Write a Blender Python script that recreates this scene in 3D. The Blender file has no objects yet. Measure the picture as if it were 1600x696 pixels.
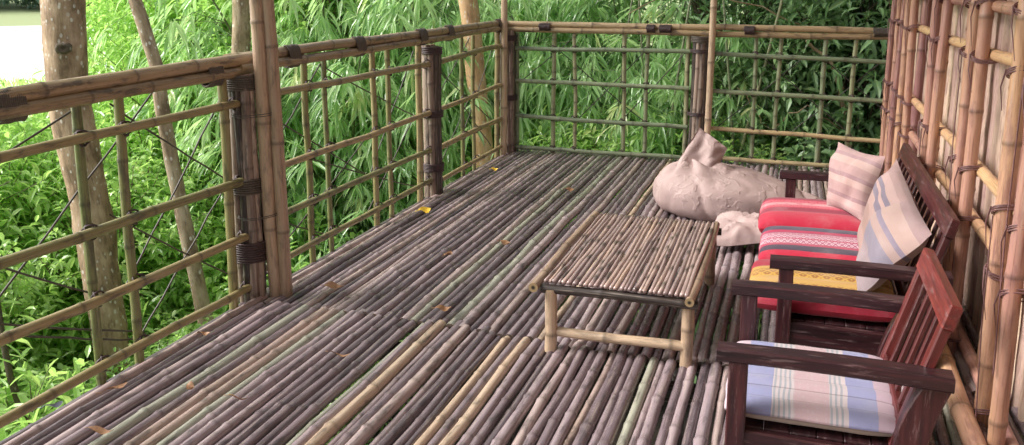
import bpy, math, random
from mathutils import Vector, Matrix, noise

SC = bpy.context.scene
COL = SC.collection
R = math.radians
PI = math.pi
V = Vector
random.seed(7)

# ------------------------------------------------------------------ camera
H, PITCH, YAW = 1.5, R(11.18), R(18.046)
fw = V((-math.sin(YAW)*math.cos(PITCH), math.cos(YAW)*math.cos(PITCH), -math.sin(PITCH)))
rt = V((math.cos(YAW), math.sin(YAW), 0))
up = rt.cross(fw)
cd = bpy.data.cameras.new('camera'); cam = bpy.data.objects.new('camera', cd); COL.objects.link(cam)
m = Matrix((rt, up, -fw)).transposed().to_4x4(); m.translation = V((0, 0, H)); cam.matrix_world = m
cd.sensor_width = 36; cd.lens = 36*1361/1600; cd.shift_y = -108/1600
cd.clip_start = .05; cd.clip_end = 6000
SC.camera = cam

# ------------------------------------------------------------------ world and sun
SC.view_settings.view_transform = 'Standard'; SC.view_settings.look = 'None'; SC.view_settings.exposure = 0
w = bpy.data.worlds.new('World'); SC.world = w; w.use_nodes = True
nt = w.node_tree; bg = nt.nodes['Background']
sky = nt.nodes.new('ShaderNodeTexSky'); sky.sky_type = 'NISHITA'; sky.sun_disc = False
SUN_EL, SUN_AZ = R(40), R(-106)         # azimuth measured from +Y towards +X: the light comes from the left
sky.sun_elevation = SUN_EL; sky.sun_rotation = SUN_AZ
sky.air_density = 1.0; sky.dust_density = 4.0; sky.ozone_density = 1.0
hs = nt.nodes.new('ShaderNodeHueSaturation'); hs.inputs['Saturation'].default_value = .3; hs.inputs['Value'].default_value = 1.6      # bright overcast
nt.links.new(sky.outputs[0], hs.inputs['Color']); nt.links.new(hs.outputs[0], bg.inputs[0])
bg.inputs[1].default_value = .15
sl = bpy.data.lights.new('sun', 'SUN'); sun = bpy.data.objects.new('sun', sl); COL.objects.link(sun)
sl.energy = 5.0; sl.angle = R(26); sl.color = (1, .955, .92)
sd = V((math.sin(SUN_AZ)*math.cos(SUN_EL), math.cos(SUN_AZ)*math.cos(SUN_EL), math.sin(SUN_EL)))
sun.rotation_euler = sd.to_track_quat('Z', 'Y').to_euler()

# ------------------------------------------------------------------ mesh builder
class MB:
    def __init__(s): s.v = []; s.f = []; s.c = []; s.p = []; s.mi = []; s.sm = []
    def add(s, vs, fs, col=(.5, 0, .5, 0), pl=None, mi=0, smooth=True):
        b = len(s.v)
        s.v += [tuple(x) for x in vs]
        s.c += (col if isinstance(col, list) else [col]*len(vs))
        s.p += (pl if pl is not None else [tuple(x) for x in vs])
        for f in fs:
            s.f.append(tuple(i+b for i in f)); s.mi.append(mi); s.sm.append(smooth)

ORG = {}
def link(name, mb, mats, parent=None, loc=None):
    me = bpy.data.meshes.new(name)
    o0 = ORG[parent.name] if parent else V(loc if loc is not None else (0, 0, 0))
    me.from_pydata([(x-o0.x, y-o0.y, z-o0.z) for x, y, z in mb.v], [], mb.f)
    a = me.attributes.new('tn', 'FLOAT_COLOR', 'POINT'); a.data.foreach_set('color', [k for c in mb.c for k in c])
    a = me.attributes.new('pl', 'FLOAT_VECTOR', 'POINT'); a.data.foreach_set('vector', [k for c in mb.p for k in c])
    for mt in (mats if isinstance(mats, (list, tuple)) else [mats]): me.materials.append(mt)
    me.polygons.foreach_set('material_index', mb.mi)
    me.polygons.foreach_set('use_smooth', mb.sm)
    me.update()
    o = bpy.data.objects.new(name, me); COL.objects.link(o)
    if parent: o.parent = parent
    else: o.location = o0
    ORG[o.name] = o0.copy()
    return o
def tag(o, label=None, cat=None, group=None, kind=None):
    if label: o['label'] = label
    if cat: o['category'] = cat
    if group: o['group'] = group
    if kind: o['kind'] = kind
    return o
def empty(name, loc, label=None, cat=None, group=None, kind=None):
    o = bpy.data.objects.new(name, None); COL.objects.link(o); o.location = loc
    o.empty_display_size = .1
    ORG[o.name] = V(loc)
    return tag(o, label, cat, group, kind)

def frame(d):
    d = d.normalized()
    a = V((0, 0, 1)) if abs(d.z) < .9 else V((1, 0, 0))
    u = d.cross(a).normalized(); return u, u.cross(d).normalized()

def tube(mb, pts, rads, seg=8, col=(.5, 0, .5, 0), cap=True, mi=0, colf=None, off=None):
    """a swept round tube with attributes in the tube's own coordinates"""
    n = len(pts); pts = [V(p) for p in pts]
    if off is None: off = random.uniform(0, 50)
    vs = []; pl = []; cs = []
    L = 0; u = None
    for i in range(n):
        d = (pts[min(i+1, n-1)]-pts[max(i-1, 0)])
        if u is None: u, w_ = frame(d)
        else:
            d = d.normalized(); u = (u-d*u.dot(d)).normalized(); w_ = u.cross(d)
        if i: L += (pts[i]-pts[i-1]).length
        r = rads[i] if isinstance(rads, (list, tuple)) else rads
        for k in range(seg):
            t = 2*PI*k/seg
            vs.append(pts[i]+(u*math.cos(t)+w_*math.sin(t))*r)
            pl.append((r*math.cos(t)+off, r*math.sin(t)+off*.37, L+off))
            cs.append(colf(i) if colf else col)
    fs = []
    for i in range(n-1):
        for k in range(seg):
            a = i*seg+k; b = i*seg+(k+1) % seg
            fs.append((a, b, b+seg, a+seg))
    if cap:
        for e, ring in ((0, range(seg)), (n-1, range(seg))):
            base = len(vs)
            r = rads[e] if isinstance(rads, (list, tuple)) else rads
            c0 = cs[e*seg]
            for q in (1.0, .62):
                for k in ring:
                    vs.append(pts[e].lerp(vs[e*seg+k], q)); pl.append(pl[e*seg+k])
                    cs.append((c0[0], 0, c0[2], .5))
            vs.append(pts[e]); pl.append(pl[e*seg]); cs.append((c0[0], 0, c0[2], 1))
            for k in ring:
                a, b = base+k, base+(k+1) % seg
                f1 = (a, b, b+seg, a+seg); f2 = (a+seg, b+seg, base+2*seg)
                if e == 0: f1 = f1[::-1]; f2 = f2[::-1]
                fs += [f1, f2]
    mb.add(vs, fs, cs, pl, mi)

def pole(mb, p0, p1, r, tone=None, seg=10, node=.32, bend=.006, taper=.0, cap=True, swell=1.0, rnd=None, kink=.0025):
    """a bamboo pole: straight internodes, raised rings, a slight bow and wobble"""
    p0, p1 = V(p0), V(p1); d = p1-p0; L = d.length; u, w_ = frame(d)
    if tone is None: tone = random.random()
    if rnd is None: rnd = random.random()
    ph, am, am2 = random.uniform(0, 6.28), random.uniform(-1, 1)*bend, random.uniform(-1, 1)*bend*.5
    ts = [0]; nd = [0]; rr = [1]; kk = [(0, 0, 0)]
    t = random.uniform(.15, .9)*node
    while t < L-.03:
        for o, k, q in ((-.045, 1, 0), (-.011, 1.03, .25), (-.003, 1.1*swell, 1), (.004, 1.1*swell, .85), (.013, 1.03, .15), (.05, 1, 0)):
            if 0.0 < t+o < L and t+o > ts[-1]+.001: ts.append(t+o); rr.append(k); nd.append(q)
        kk.append((t, random.gauss(0, kink), random.gauss(0, kink)))
        t += node*random.uniform(.8, 1.2)
    kk.append((L, 0, 0))
    ts.append(L); rr.append(1); nd.append(0)
    pts = []; rads = []
    for tt, k in zip(ts, rr):
        s = tt/L
        o = u*(am*math.sin(PI*s)+am2*math.sin(3.3*s*PI+ph))+w_*(am*.6*math.sin(PI*s+ph)*math.sin(PI*s)+am2*math.cos(2.7*s*PI+ph))
        j = 1
        while j < len(kk)-1 and kk[j][0] < tt: j += 1
        a_, b_ = kk[j-1], kk[j]; f = (tt-a_[0])/max(1e-6, b_[0]-a_[0])
        o += u*(a_[1]+(b_[1]-a_[1])*f)+w_*(a_[2]+(b_[2]-a_[2])*f)
        pts.append(p0+d*s+o); rads.append(r*k*(1-taper*s))
    tube(mb, pts, rads, seg, cap=cap, colf=lambda i: (tone, nd[i], rnd, 0))

def ring_coil(mb, c, axis, ra, rb, n, h, t=.004, tone=.5, seg=18):
    """n turns of cord wound round an oval section"""
    axis = V(axis).normalized(); u, w_ = frame(axis)
    pts = []
    for i in range(n*seg+1):
        a = 2*PI*i/seg; k = 1+.03*math.sin(i*1.7)
        pts.append(V(c)+u*math.cos(a)*ra*k+w_*math.sin(a)*rb*k+axis*(h*(i/(n*seg)-.5)))
    tube(mb, pts, t, 5, (tone, 0, .5, 0), cap=False)

def box(mb, c, s, rot=None, bev=.004, col=(.5, 0, .5, 0), mi=0):
    """a box with chamfered edges"""
    hx, hy, hz = [k/2 for k in s]; b = min(bev, hx*.45, hy*.45, hz*.45)
    vs = []; idx = {}
    for sx in (-1, 1):
        for sy in (-1, 1):
            for sz in (-1, 1):
                for ax in range(3):
                    p = [sx*hx, sy*hy, sz*hz]
                    for q in range(3):
                        if q != ax: p[q] -= (sx, sy, sz)[q]*b
                    idx[(sx, sy, sz, ax)] = len(vs); vs.append(V(p))
    fs = []
    for ax in range(3):
        o1, o2 = [q for q in range(3) if q != ax]
        for s_ in (-1, 1):
            f = []
            for a1, a2 in ((-1, -1), (1, -1), (1, 1), (-1, 1)):
                k = [0, 0, 0]; k[ax] = s_; k[o1] = a1; k[o2] = a2; f.append(idx[(*k, ax)])
            fs.append(f)
    for ax in range(3):
        o1, o2 = [q for q in range(3) if q != ax]
        for a1 in (-1, 1):
            for a2 in (-1, 1):
                k = [0, 0, 0]; k[o1] = a1; k[o2] = a2
                k1 = list(k); k1[ax] = -1; k2 = list(k); k2[ax] = 1
                fs.append([idx[(*k1, o1)], idx[(*k2, o1)], idx[(*k2, o2)], idx[(*k1, o2)]])
    for sx in (-1, 1):
        for sy in (-1, 1):
            for sz in (-1, 1): fs.append([idx[(sx, sy, sz, q)] for q in range(3)])
    # consistent outward winding
    out = []
    for f in fs:
        n = (vs[f[1]]-vs[f[0]]).cross(vs[f[2]]-vs[f[0]]); cc = sum((vs[i] for i in f), V())/len(f)
        out.append(tuple(f) if n.dot(cc) > 0 else tuple(f[::-1]))
    off = random.uniform(0, 20); big = max(range(3), key=lambda q: s[q])
    pl = []
    for p in vs:
        q = [p.x, p.y, p.z]; L = q.pop(big); pl.append((q[0]+off, q[1]+off, L+off))
    M = rot if rot is not None else Matrix.Identity(3)
    mb.add([V(c)+M @ p for p in vs], out, col, pl, mi, smooth=False)

def beam(mb, p0, p1, wy, wz, updir=(0, 0, 1), bev=.005, col=(.5, 0, .5, 0)):
    p0, p1 = V(p0), V(p1); d = (p1-p0); L = d.length; x = d.normalized()
    z = V(updir); z = (z-x*z.dot(x)).normalized(); y = z.cross(x)
    box(mb, (p0+p1)/2, (L, wy, wz), Matrix((x, y, z)).transposed(), bev, col)

def sweep_board(mb, prof, y0, y1, col=(.5, 0, .5, 0), bev=.004):
    """a board: an outline in the X-Z plane given as (x_front, x_back, z) rows, thick from y0 to y1"""
    vs = []; fs = []; n = len(prof)
    for xa, xb, z in prof:
        b = bev
        vs += [(xa+b, y0, z), (xb-b, y0, z), (xb, y0+b, z), (xb, y1-b, z), (xb-b, y1, z), (xa+b, y1, z), (xa, y1-b, z), (xa, y0+b, z)]
    for i in range(n-1):
        for k in range(8):
            a = i*8+k; c = i*8+(k+1) % 8; fs.append((a, c, c+8, a+8))
    fs.append(tuple(range(8))[::-1]); fs.append(tuple((n-1)*8+k for k in range(8)))
    off = random.uniform(0, 20)
    mb.add(vs, fs, col, [(x+off, y+off, z+off) for x, y, z in vs], smooth=False)

# ------------------------------------------------------------------ materials
def new_mat(name):
    mt = bpy.data.materials.new(name); mt.use_nodes = True
    n = mt.node_tree.nodes; return mt, n, mt.node_tree.links, n['Principled BSDF']
def ramp(n, stops, interp='LINEAR'):
    r = n.new('ShaderNodeValToRGB'); cr = r.color_ramp; cr.interpolation = interp
    while len(cr.elements) > 1: cr.elements.remove(cr.elements[0])
    cr.elements[0].position = stops[0][0]; cr.elements[0].color = (*stops[0][1], 1)
    for p, c in stops[1:]:
        e = cr.elements.new(p); e.color = (*c, 1)
    return r
def mix(n, l, f, a, b, mode='MIX'):
    x = n.new('ShaderNodeMix'); x.data_type = 'RGBA'; x.blend_type = mode; x.clamp_factor = True
    for s, val in ((0, f), (6, a), (7, b)):
        if hasattr(val, 'is_output') or hasattr(val, 'links'): l.new(val, x.inputs[s])
        else: x.inputs[s].default_value = (*val, 1) if s else val
    return x.outputs[2]
def math_(n, l, op, a, b=None, clamp=False):
    x = n.new('ShaderNodeMath'); x.operation = op; x.use_clamp = clamp
    for s, val in ((0, a), (1, b)):
        if val is None: continue
        if hasattr(val, 'links'): l.new(val, x.inputs[s])
        else: x.inputs[s].default_value = val
    return x.outputs[0]
def attr(n, name):
    a = n.new('ShaderNodeAttribute'); a.attribute_name = name; return a
def mapping(n, l, src, scale):
    mp = n.new('ShaderNodeMapping'); mp.inputs['Scale'].default_value = scale; l.new(src, mp.inputs['Vector']); return mp.outputs[0]
def noise_t(n, l, vec, scale=1, detail=4, rough=.55):
    t = n.new('ShaderNodeTexNoise'); t.inputs['Scale'].default_value = scale; t.inputs['Detail'].default_value = detail
    t.inputs['Roughness'].default_value = rough; l.new(vec, t.inputs['Vector']); return t.outputs['Fac']
def sstep(n, l, v, lo, hi):
    x = n.new('ShaderNodeMapRange'); x.interpolation_type = 'SMOOTHSTEP'; l.new(v, x.inputs[0])
    x.inputs[1].default_value = lo; x.inputs[2].default_value = hi; return x.outputs[0]
def bump(n, l, h, bs, strength=.4, dist=.004):
    b = n.new('ShaderNodeBump'); b.inputs['Strength'].default_value = strength; b.inputs['Distance'].default_value = dist
    l.new(h, b.inputs['Height']); l.new(b.outputs[0], bs.inputs['Normal'])

def bamboo_mat(name, stops, rough=.42, stain=.5, mould=(.03, .026, .028), node_dark=.55, endc=(.42, .3, .16), amp=.35, pale=.3):
    mt, n, l, bs = new_mat(name)
    tn = attr(n, 'tn'); pl = attr(n, 'pl').outputs['Vector']
    sp = n.new('ShaderNodeSeparateColor'); l.new(tn.outputs['Color'], sp.inputs[0])
    low = noise_t(n, l, mapping(n, l, pl, (6, 6, 1.1)), 1, 2)
    tone = math_(n, l, 'ADD', sp.outputs[0], math_(n, l, 'MULTIPLY', math_(n, l, 'SUBTRACT', low, .5), amp), True)
    base = ramp(n, stops); l.new(tone, base.inputs[0]); c = base.outputs[0]
    streak = noise_t(n, l, mapping(n, l, pl, (130, 130, 5)), 1, 4, .6)
    c = mix(n, l, math_(n, l, 'MULTIPLY', sstep(n, l, streak, .5, .72), pale), c, (.5, .42, .34), 'MIX')
    c = mix(n, l, math_(n, l, 'MULTIPLY', sstep(n, l, streak, .48, .3), .6), c, (.4, .37, .35), 'MULTIPLY')
    blot = noise_t(n, l, mapping(n, l, pl, (26, 26, 7)), 1, 6, .68)
    c = mix(n, l, math_(n, l, 'MULTIPLY', sstep(n, l, blot, .5, .66), stain), c, mould)
    spk = noise_t(n, l, mapping(n, l, pl, (160, 160, 90)), 1, 2, .5)
    c = mix(n, l, math_(n, l, 'MULTIPLY', sstep(n, l, spk, .66, .74), .6*stain), c, mould)
    c = mix(n, l, math_(n, l, 'MULTIPLY', sp.outputs[1], node_dark), c, (.035, .025, .02))
    end = ramp(n, [(0, endc), (.55, tuple(k*.7 for k in endc)), (.8, (.02, .015, .01)), (1, (.01, .008, .006))]); l.new(tn.outputs['Alpha'], end.inputs[0])
    c = mix(n, l, sstep(n, l, tn.outputs['Alpha'], .2, .45), c, end.outputs[0])
    l.new(c, bs.inputs['Base Color'])
    rg = math_(n, l, 'ADD', math_(n, l, 'MULTIPLY', blot, .35), rough-.17); l.new(rg, bs.inputs['Roughness'])
    bs.inputs['Specular IOR Level'].default_value = .5
    bump(n, l, math_(n, l, 'ADD', streak, math_(n, l, 'MULTIPLY', blot, .8)), bs, .35, .0025)
    return mt

M = {}
M['floor'] = bamboo_mat('weathered_floor_bamboo', [(0, (.085, .062, .072)), (.25, (.19, .143, .158)), (.5, (.315, .245, .262)), (.62, (.42, .33, .335)), (.74, (.43, .32, .27)), (.82, (.31, .3, .24)), (.9, (.45, .46, .37)), (.95, (.53, .39, .28)), (1, (.6, .46, .34))], .26, .6, node_dark=.3, pale=.4, endc=(.15, .11, .085), amp=.18)
M['rail'] = bamboo_mat('olive_rail_bamboo', [(0, (.15, .17, .06)), (.35, (.235, .205, .085)), (.7, (.33, .245, .12)), (1, (.43, .31, .16))], .36, .6)
M['green'] = bamboo_mat('green_bamboo', [(0, (.17, .22, .13)), (.5, (.27, .3, .17)), (.8, (.38, .34, .19)), (1, (.6, .42, .22))], .34, .4)
M['post'] = bamboo_mat('dark_weathered_bamboo', [(0, (.018, .013, .011)), (.45, (.05, .034, .028)), (.75, (.17, .12, .095)), (1, (.38, .28, .22))], .42, .75, pale=.5)
M['hand'] = bamboo_mat('handrail_bamboo', [(0, (.2, .145, .075)), (.5, (.31, .22, .12)), (1, (.46, .33, .19))], .36, .7)
M['tan'] = bamboo_mat('tan_bamboo', [(0, (.3, .2, .135)), (.5, (.45, .315, .21)), (1, (.58, .43, .29))], .34, .4)
M['wallpole'] = bamboo_mat('wall_bamboo', [(0, (.27, .125, .125)), (.3, (.45, .235, .18)), (.6, (.6, .36, .2)), (1, (.72, .48, .24))], .34, .4, mould=(.17, .07, .09), node_dark=.5, amp=1.1)
M['tabletop'] = bamboo_mat('split_bamboo_slats', [(0, (.2, .14, .14)), (.4, (.33, .235, .22)), (.75, (.42, .3, .26)), (1, (.52, .36, .26))], .24, .14, node_dark=.75, pale=.22)
M['mat'] = bamboo_mat('flattened_bamboo_boards', [(0, (.46, .31, .27)), (.5, (.62, .45, .35)), (1, (.74, .58, .42))], .45, .6, mould=(.26, .14, .14), pale=.5)

def simple_mat(name, a, b, sc=(20, 20, 4), rough=.5, bs_=.3, dist=.003):
    mt, n, l, bs = new_mat(name)
    pl = attr(n, 'pl').outputs['Vector']; t = noise_t(n, l, mapping(n, l, pl, sc), 1, 5, .65)
    r = ramp(n, [(.3, a), (.7, b)]); l.new(t, r.inputs[0]); l.new(r.outputs[0], bs.inputs['Base Color'])
    bs.inputs['Roughness'].default_value = rough; bump(n, l, t, bs, bs_, dist); return mt
M['cord'] = simple_mat('dark_rattan_cord', (.02, .014, .014), (.09, .05, .05), (300, 300, 60), .55)
M['wallcord'] = simple_mat('purple_rattan_cord', (.1, .045, .05), (.26, .13, .12), (300, 300, 60), .5)
M['tape'] = simple_mat('black_binding', (.045, .037, .03), (.12, .095, .072), (60, 60, 300), .6)
M['wire'] = simple_mat('wire', (.04, .035, .03), (.09, .075, .06), (90, 90, 90), .5)
M['dryleaf'] = simple_mat('dry_leaf', (.16, .07, .03), (.4, .22, .11), (60, 60, 60), .6)
M['yellowleaf'] = simple_mat('yellow_leaf', (.7, .42, .02), (.85, .6, .05), (60, 60, 60), .5)
M['scrap'] = simple_mat('pale_scrap', (.3, .34, .5), (.6, .62, .75), (60, 60, 60), .5)

def wood_mat():
    mt, n, l, bs = new_mat('dark_red_hardwood')
    pl = attr(n, 'pl').outputs['Vector']; tn = attr(n, 'tn')
    sp = n.new('ShaderNodeSeparateColor'); l.new(tn.outputs['Color'], sp.inputs[0])
    g = noise_t(n, l, mapping(n, l, pl, (55, 55, 4)), 1, 5, .6)
    a = ramp(n, [(.3, (.009, .004, .006)), (.55, (.028, .009, .012)), (.75, (.06, .02, .022))]); l.new(g, a.inputs[0])
    b = ramp(n, [(.3, (.09, .015, .014)), (.55, (.2, .028, .022)), (.75, (.3, .06, .04))]); l.new(g, b.inputs[0])
    c = mix(n, l, sp.outputs[0], a.outputs[0], b.outputs[0])
    wv = noise_t(n, l, mapping(n, l, pl, (90, 90, 9)), 1, 6, .7)
    c = mix(n, l, math_(n, l, 'MULTIPLY', sstep(n, l, wv, .56, .66), .4), c, (.24, .16, .16))
    l.new(c, bs.inputs['Base Color'])
    l.new(math_(n, l, 'ADD', math_(n, l, 'MULTIPLY', wv, .4), .2), bs.inputs['Roughness'])
    bump(n, l, g, bs, .25, .002); return mt
M['wood'] = wood_mat()

def leaf_mat(name, stops, trans=.35, rough=.4, tcol=(.35, .6, .06)):
    mt, n, l, bs = new_mat(name)
    tn = attr(n, 'tn'); sp = n.new('ShaderNodeSeparateColor'); l.new(tn.outputs['Color'], sp.inputs[0])
    r = ramp(n, stops); l.new(sp.outputs[0], r.inputs[0])
    c = mix(n, l, math_(n, l, 'MULTIPLY', sp.outputs[1], .35), r.outputs[0], (.45, .6, .2))   # paler midrib
    l.new(c, bs.inputs['Base Color']); bs.inputs['Roughness'].default_value = rough; bs.inputs['Specular IOR Level'].default_value = .75
    tr = n.new('ShaderNodeBsdfTranslucent'); cm = mix(n, l, .75, c, tcol); l.new(cm, tr.inputs[0])
    ms = n.new('ShaderNodeMixShader'); ms.inputs[0].default_value = trans
    l.new(bs.outputs[0], ms.inputs[1]); l.new(tr.outputs[0], ms.inputs[2]); l.new(ms.outputs[0], n['Material Output'].inputs[0]); return mt
M['leaf_bright'] = leaf_mat('bright_shrub_leaf', [(0, (.16, .34, .09)), (.5, (.46, .7, .22)), (.9, (.72, .88, .45)), (1, (.85, .86, .4))], .5, .3, (.6, .9, .22))
M['leaf_bamboo'] = leaf_mat('bamboo_leaf', [(0, (.11, .27, .12)), (.5, (.36, .6, .27)), (.9, (.64, .82, .48)), (1, (.76, .76, .4))], .5, .24, (.62, .88, .36))
M['leaf_shaded'] = leaf_mat('shaded_shrub_leaf', [(0, (.07, .15, .07)), (.6, (.19, .37, .16)), (1, (.4, .6, .28))], .25, .35, (.08, .2, .03))  # deeper greens, with the thicket's shade put into the leaf colour
M['leaf_far'] = leaf_mat('far_tree_leaf', [(0, (.1, .19, .2)), (.6, (.17, .29, .26)), (1, (.28, .4, .28))], .3, .5, (.12, .25, .08))  # distance haze is mixed into these bluish leaf colours
M['twig'] = simple_mat('brown_twig', (.1, .075, .05), (.22, .17, .11), (80, 80, 20), .7)
M['culm'] = bamboo_mat('living_culm', [(0, (.07, .12, .04)), (.6, (.14, .2, .07)), (1, (.3, .3, .12))], .4, .4)

def bark_mat(name, stops, lich=.5):
    mt, n, l, bs = new_mat(name)
    pl = attr(n, 'pl').outputs['Vector']
    t = noise_t(n, l, mapping(n, l, pl, (9, 9, 4)), 1, 7, .65)
    r = ramp(n, stops); l.new(t, r.inputs[0])
    v = n.new('ShaderNodeTexVoronoi'); v.inputs['Scale'].default_value = 1; l.new(mapping(n, l, pl, (24, 24, 15)), v.inputs['Vector'])
    b = noise_t(n, l, mapping(n, l, pl, (5, 5, 4)), 1, 3)
    f = math_(n, l, 'MULTIPLY', sstep(n, l, math_(n, l, 'ADD', v.outputs['Distance'], math_(n, l, 'MULTIPLY', noise_t(n, l, mapping(n, l, pl, (19, 19, 12)), 1, 3), .42)), .5, .38), sstep(n, l, b, .36, .5))
    c = mix(n, l, math_(n, l, 'MULTIPLY', f, lich), r.outputs[0], (.72, .68, .62))
    cr = noise_t(n, l, mapping(n, l, pl, (40, 40, 9)), 1, 4, .6)
    c = mix(n, l, math_(n, l, 'MULTIPLY', sstep(n, l, cr, .55, .72), .55), c, (.07, .045, .03))
    l.new(c, bs.inputs['Base Color']); bs.inputs['Roughness'].default_value = .8
    bump(n, l, math_(n, l, 'ADD', cr, t), bs, .6, .012); return mt
M['bark'] = bark_mat('tan_bark', [(.36, (.17, .11, .06)), (.5, (.36, .24, .15)), (.64, (.52, .37, .25))], .75)
M['bark_pale'] = bark_mat('lichen_bark', [(.36, (.2, .135, .08)), (.5, (.4, .29, .19)), (.64, (.54, .42, .3))], .95)
M['bark_orange'] = bark_mat('orange_bark', [(.3, (.36, .2, .1)), (.5, (.56, .34, .18)), (.7, (.66, .46, .28))], .5)
M['bark_dark'] = bark_mat('dark_bark', [(.3, (.06, .045, .03)), (.5, (.12, .09, .06)), (.7, (.2, .15, .1))], .3)

# ------------------------------------------------------------------ terrain, lake
DL = V((-.737, .676)); DQ = V((.676, .737))
def gz(x, y):
    s = x*DL.x+y*DL.y; q = x*DQ.x+y*DQ.y
    z = -2.3
    if s > 3: z -= min(s-3, 60)*.155
    if s > 63: z -= min(s-63, 20)*.02
    if s > 190: z += (s-190)*.05
    if q > 6: z += min(q-6, 60)*.16*(1 if s < 60 else max(0, 1-(s-60)/90))
    if q > 75 and s > 60: z += (q-75)*.08
    z += .35*noise.noise(V((x*.18, y*.18, 3)))*min(1, max(0, (math.hypot(x, y)-4)/5))
    return z
mb = MB(); radii = [0, 2, 4, 6, 8, 10, 12, 15, 18, 22, 27, 33, 40, 50, 60, 70, 80, 95, 110, 125, 145, 165, 185, 200, 220, 250, 300, 400, 600, 1000, 2500]; NS = 96
vs = []; fs = []
for r_ in radii:
    for k in range(NS):
        a = 2*PI*k/NS; x, y = r_*math.cos(a), r_*math.sin(a)+3; rr = min(r_, 400)
        vs.append((x, y, gz(x*rr/max(r_, 1), y*rr/max(r_, 1))))
for i in range(len(radii)-1):
    for k in range(NS):
        a = i*NS+k; b = i*NS+(k+1) % NS; fs.append((a, a+NS, b+NS, b))
mb.add(vs, fs)
mt, n, l, bs = new_mat('grassy_ground')
pl = attr(n, 'pl').outputs['Vector']; t = noise_t(n, l, pl, .8, 8, .7)
r_ = ramp(n, [(.3, (.06, .11, .03)), (.55, (.14, .24, .06)), (.75, (.26, .36, .12))]); l.new(t, r_.inputs[0])
t2 = noise_t(n, l, pl, .03, 3); c = mix(n, l, sstep(n, l, t2, .45, .6), r_.outputs[0], (.2, .25, .1))
sx = n.new('ShaderNodeSeparateXYZ'); l.new(pl, sx.inputs[0])
c = mix(n, l, sstep(n, l, sx.outputs[1], 40, 70), r_.outputs[0], (.3, .36, .17))
deck_shade = math_(n, l, 'MULTIPLY', math_(n, l, 'MULTIPLY', sstep(n, l, sx.outputs[0], -5.0, -3.8), sstep(n, l, sx.outputs[0], 6, 5)), sstep(n, l, sx.outputs[1], 14, 12))  # shade under and around the deck, painted into the ground colour
shade_col = ramp(n, [(.3, (.012, .009, .006)), (.7, (.05, .038, .025))]); l.new(t, shade_col.inputs[0])
c = mix(n, l, deck_shade, c, shade_col.outputs[0])
l.new(c, bs.inputs['Base Color']); bs.inputs['Roughness'].default_value = .9; bump(n, l, t, bs, .6, .1)
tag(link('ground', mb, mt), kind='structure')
LAKEZ = -9.2
mb = MB()
cs = [DL*s+DQ*q for s, q in ((40, -260), (320, -260), (320, 200), (40, 200))]
mb.add([(c.x, c.y, LAKEZ) for c in cs], [(0, 1, 2, 3)] if (cs[1]-cs[0]).cross(cs[2]-cs[0]) > 0 else [(3, 2, 1, 0)])
mt, n, l, bs = new_mat('lake_water')
bs.inputs['Base Color'].default_value = (.84, .88, .89, 1); bs.inputs['Roughness'].default_value = .35; bs.inputs['IOR'].default_value = 1.15  # bright sky reflection put into the near-white base colour
t = noise_t(n, l, mapping(n, l, attr(n, 'pl').outputs['Vector'], (1.2, 1.2, 1)), 1, 3); bump(n, l, t, bs, .05, .02)
tag(link('lake_water', mb, mt), kind='structure')

# ------------------------------------------------------------------ vegetation
def leaf(mb, p, d, nrm, L, W, droop=.25, fold=.25, tone=.5):
    d = d.normalized(); s = d.cross(nrm)
    if s.length < 1e-4: s = d.cross(V((1, .2, 0)))
    s.normalize(); n_ = s.cross(d)
    dn = V((0, 0, -1))
    m0 = p+d*L*.38+dn*droop*L*.1; m1 = p+d*L*.72+dn*droop*L*.42; tip = p+d*L*.94+dn*droop*L
    f = n_*W*fold
    vs = [p, m0+s*W*.5+f, m0, m0-s*W*.5+f, m1+s*W*.36+f, m1, m1-s*W*.36+f, tip]
    fs = [(0, 2, 1), (0, 3, 2), (1, 2, 5, 4), (2, 3, 6, 5), (4, 5, 7), (5, 6, 7)]
    e = (tone, 0, .5, 0); r = (tone, 1, .5, 0)
    mb.add(vs, fs, [r, e, r, e, e, r, e, r], [(0, 0, 0)]*8, smooth=False)
def rv(a=1): return V((random.uniform(-a, a), random.uniform(-a, a), random.uniform(-a, a)))
def rdir():
    while True:
        q = rv()
        if .1 < q.length < 1: return q.normalized()

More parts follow.
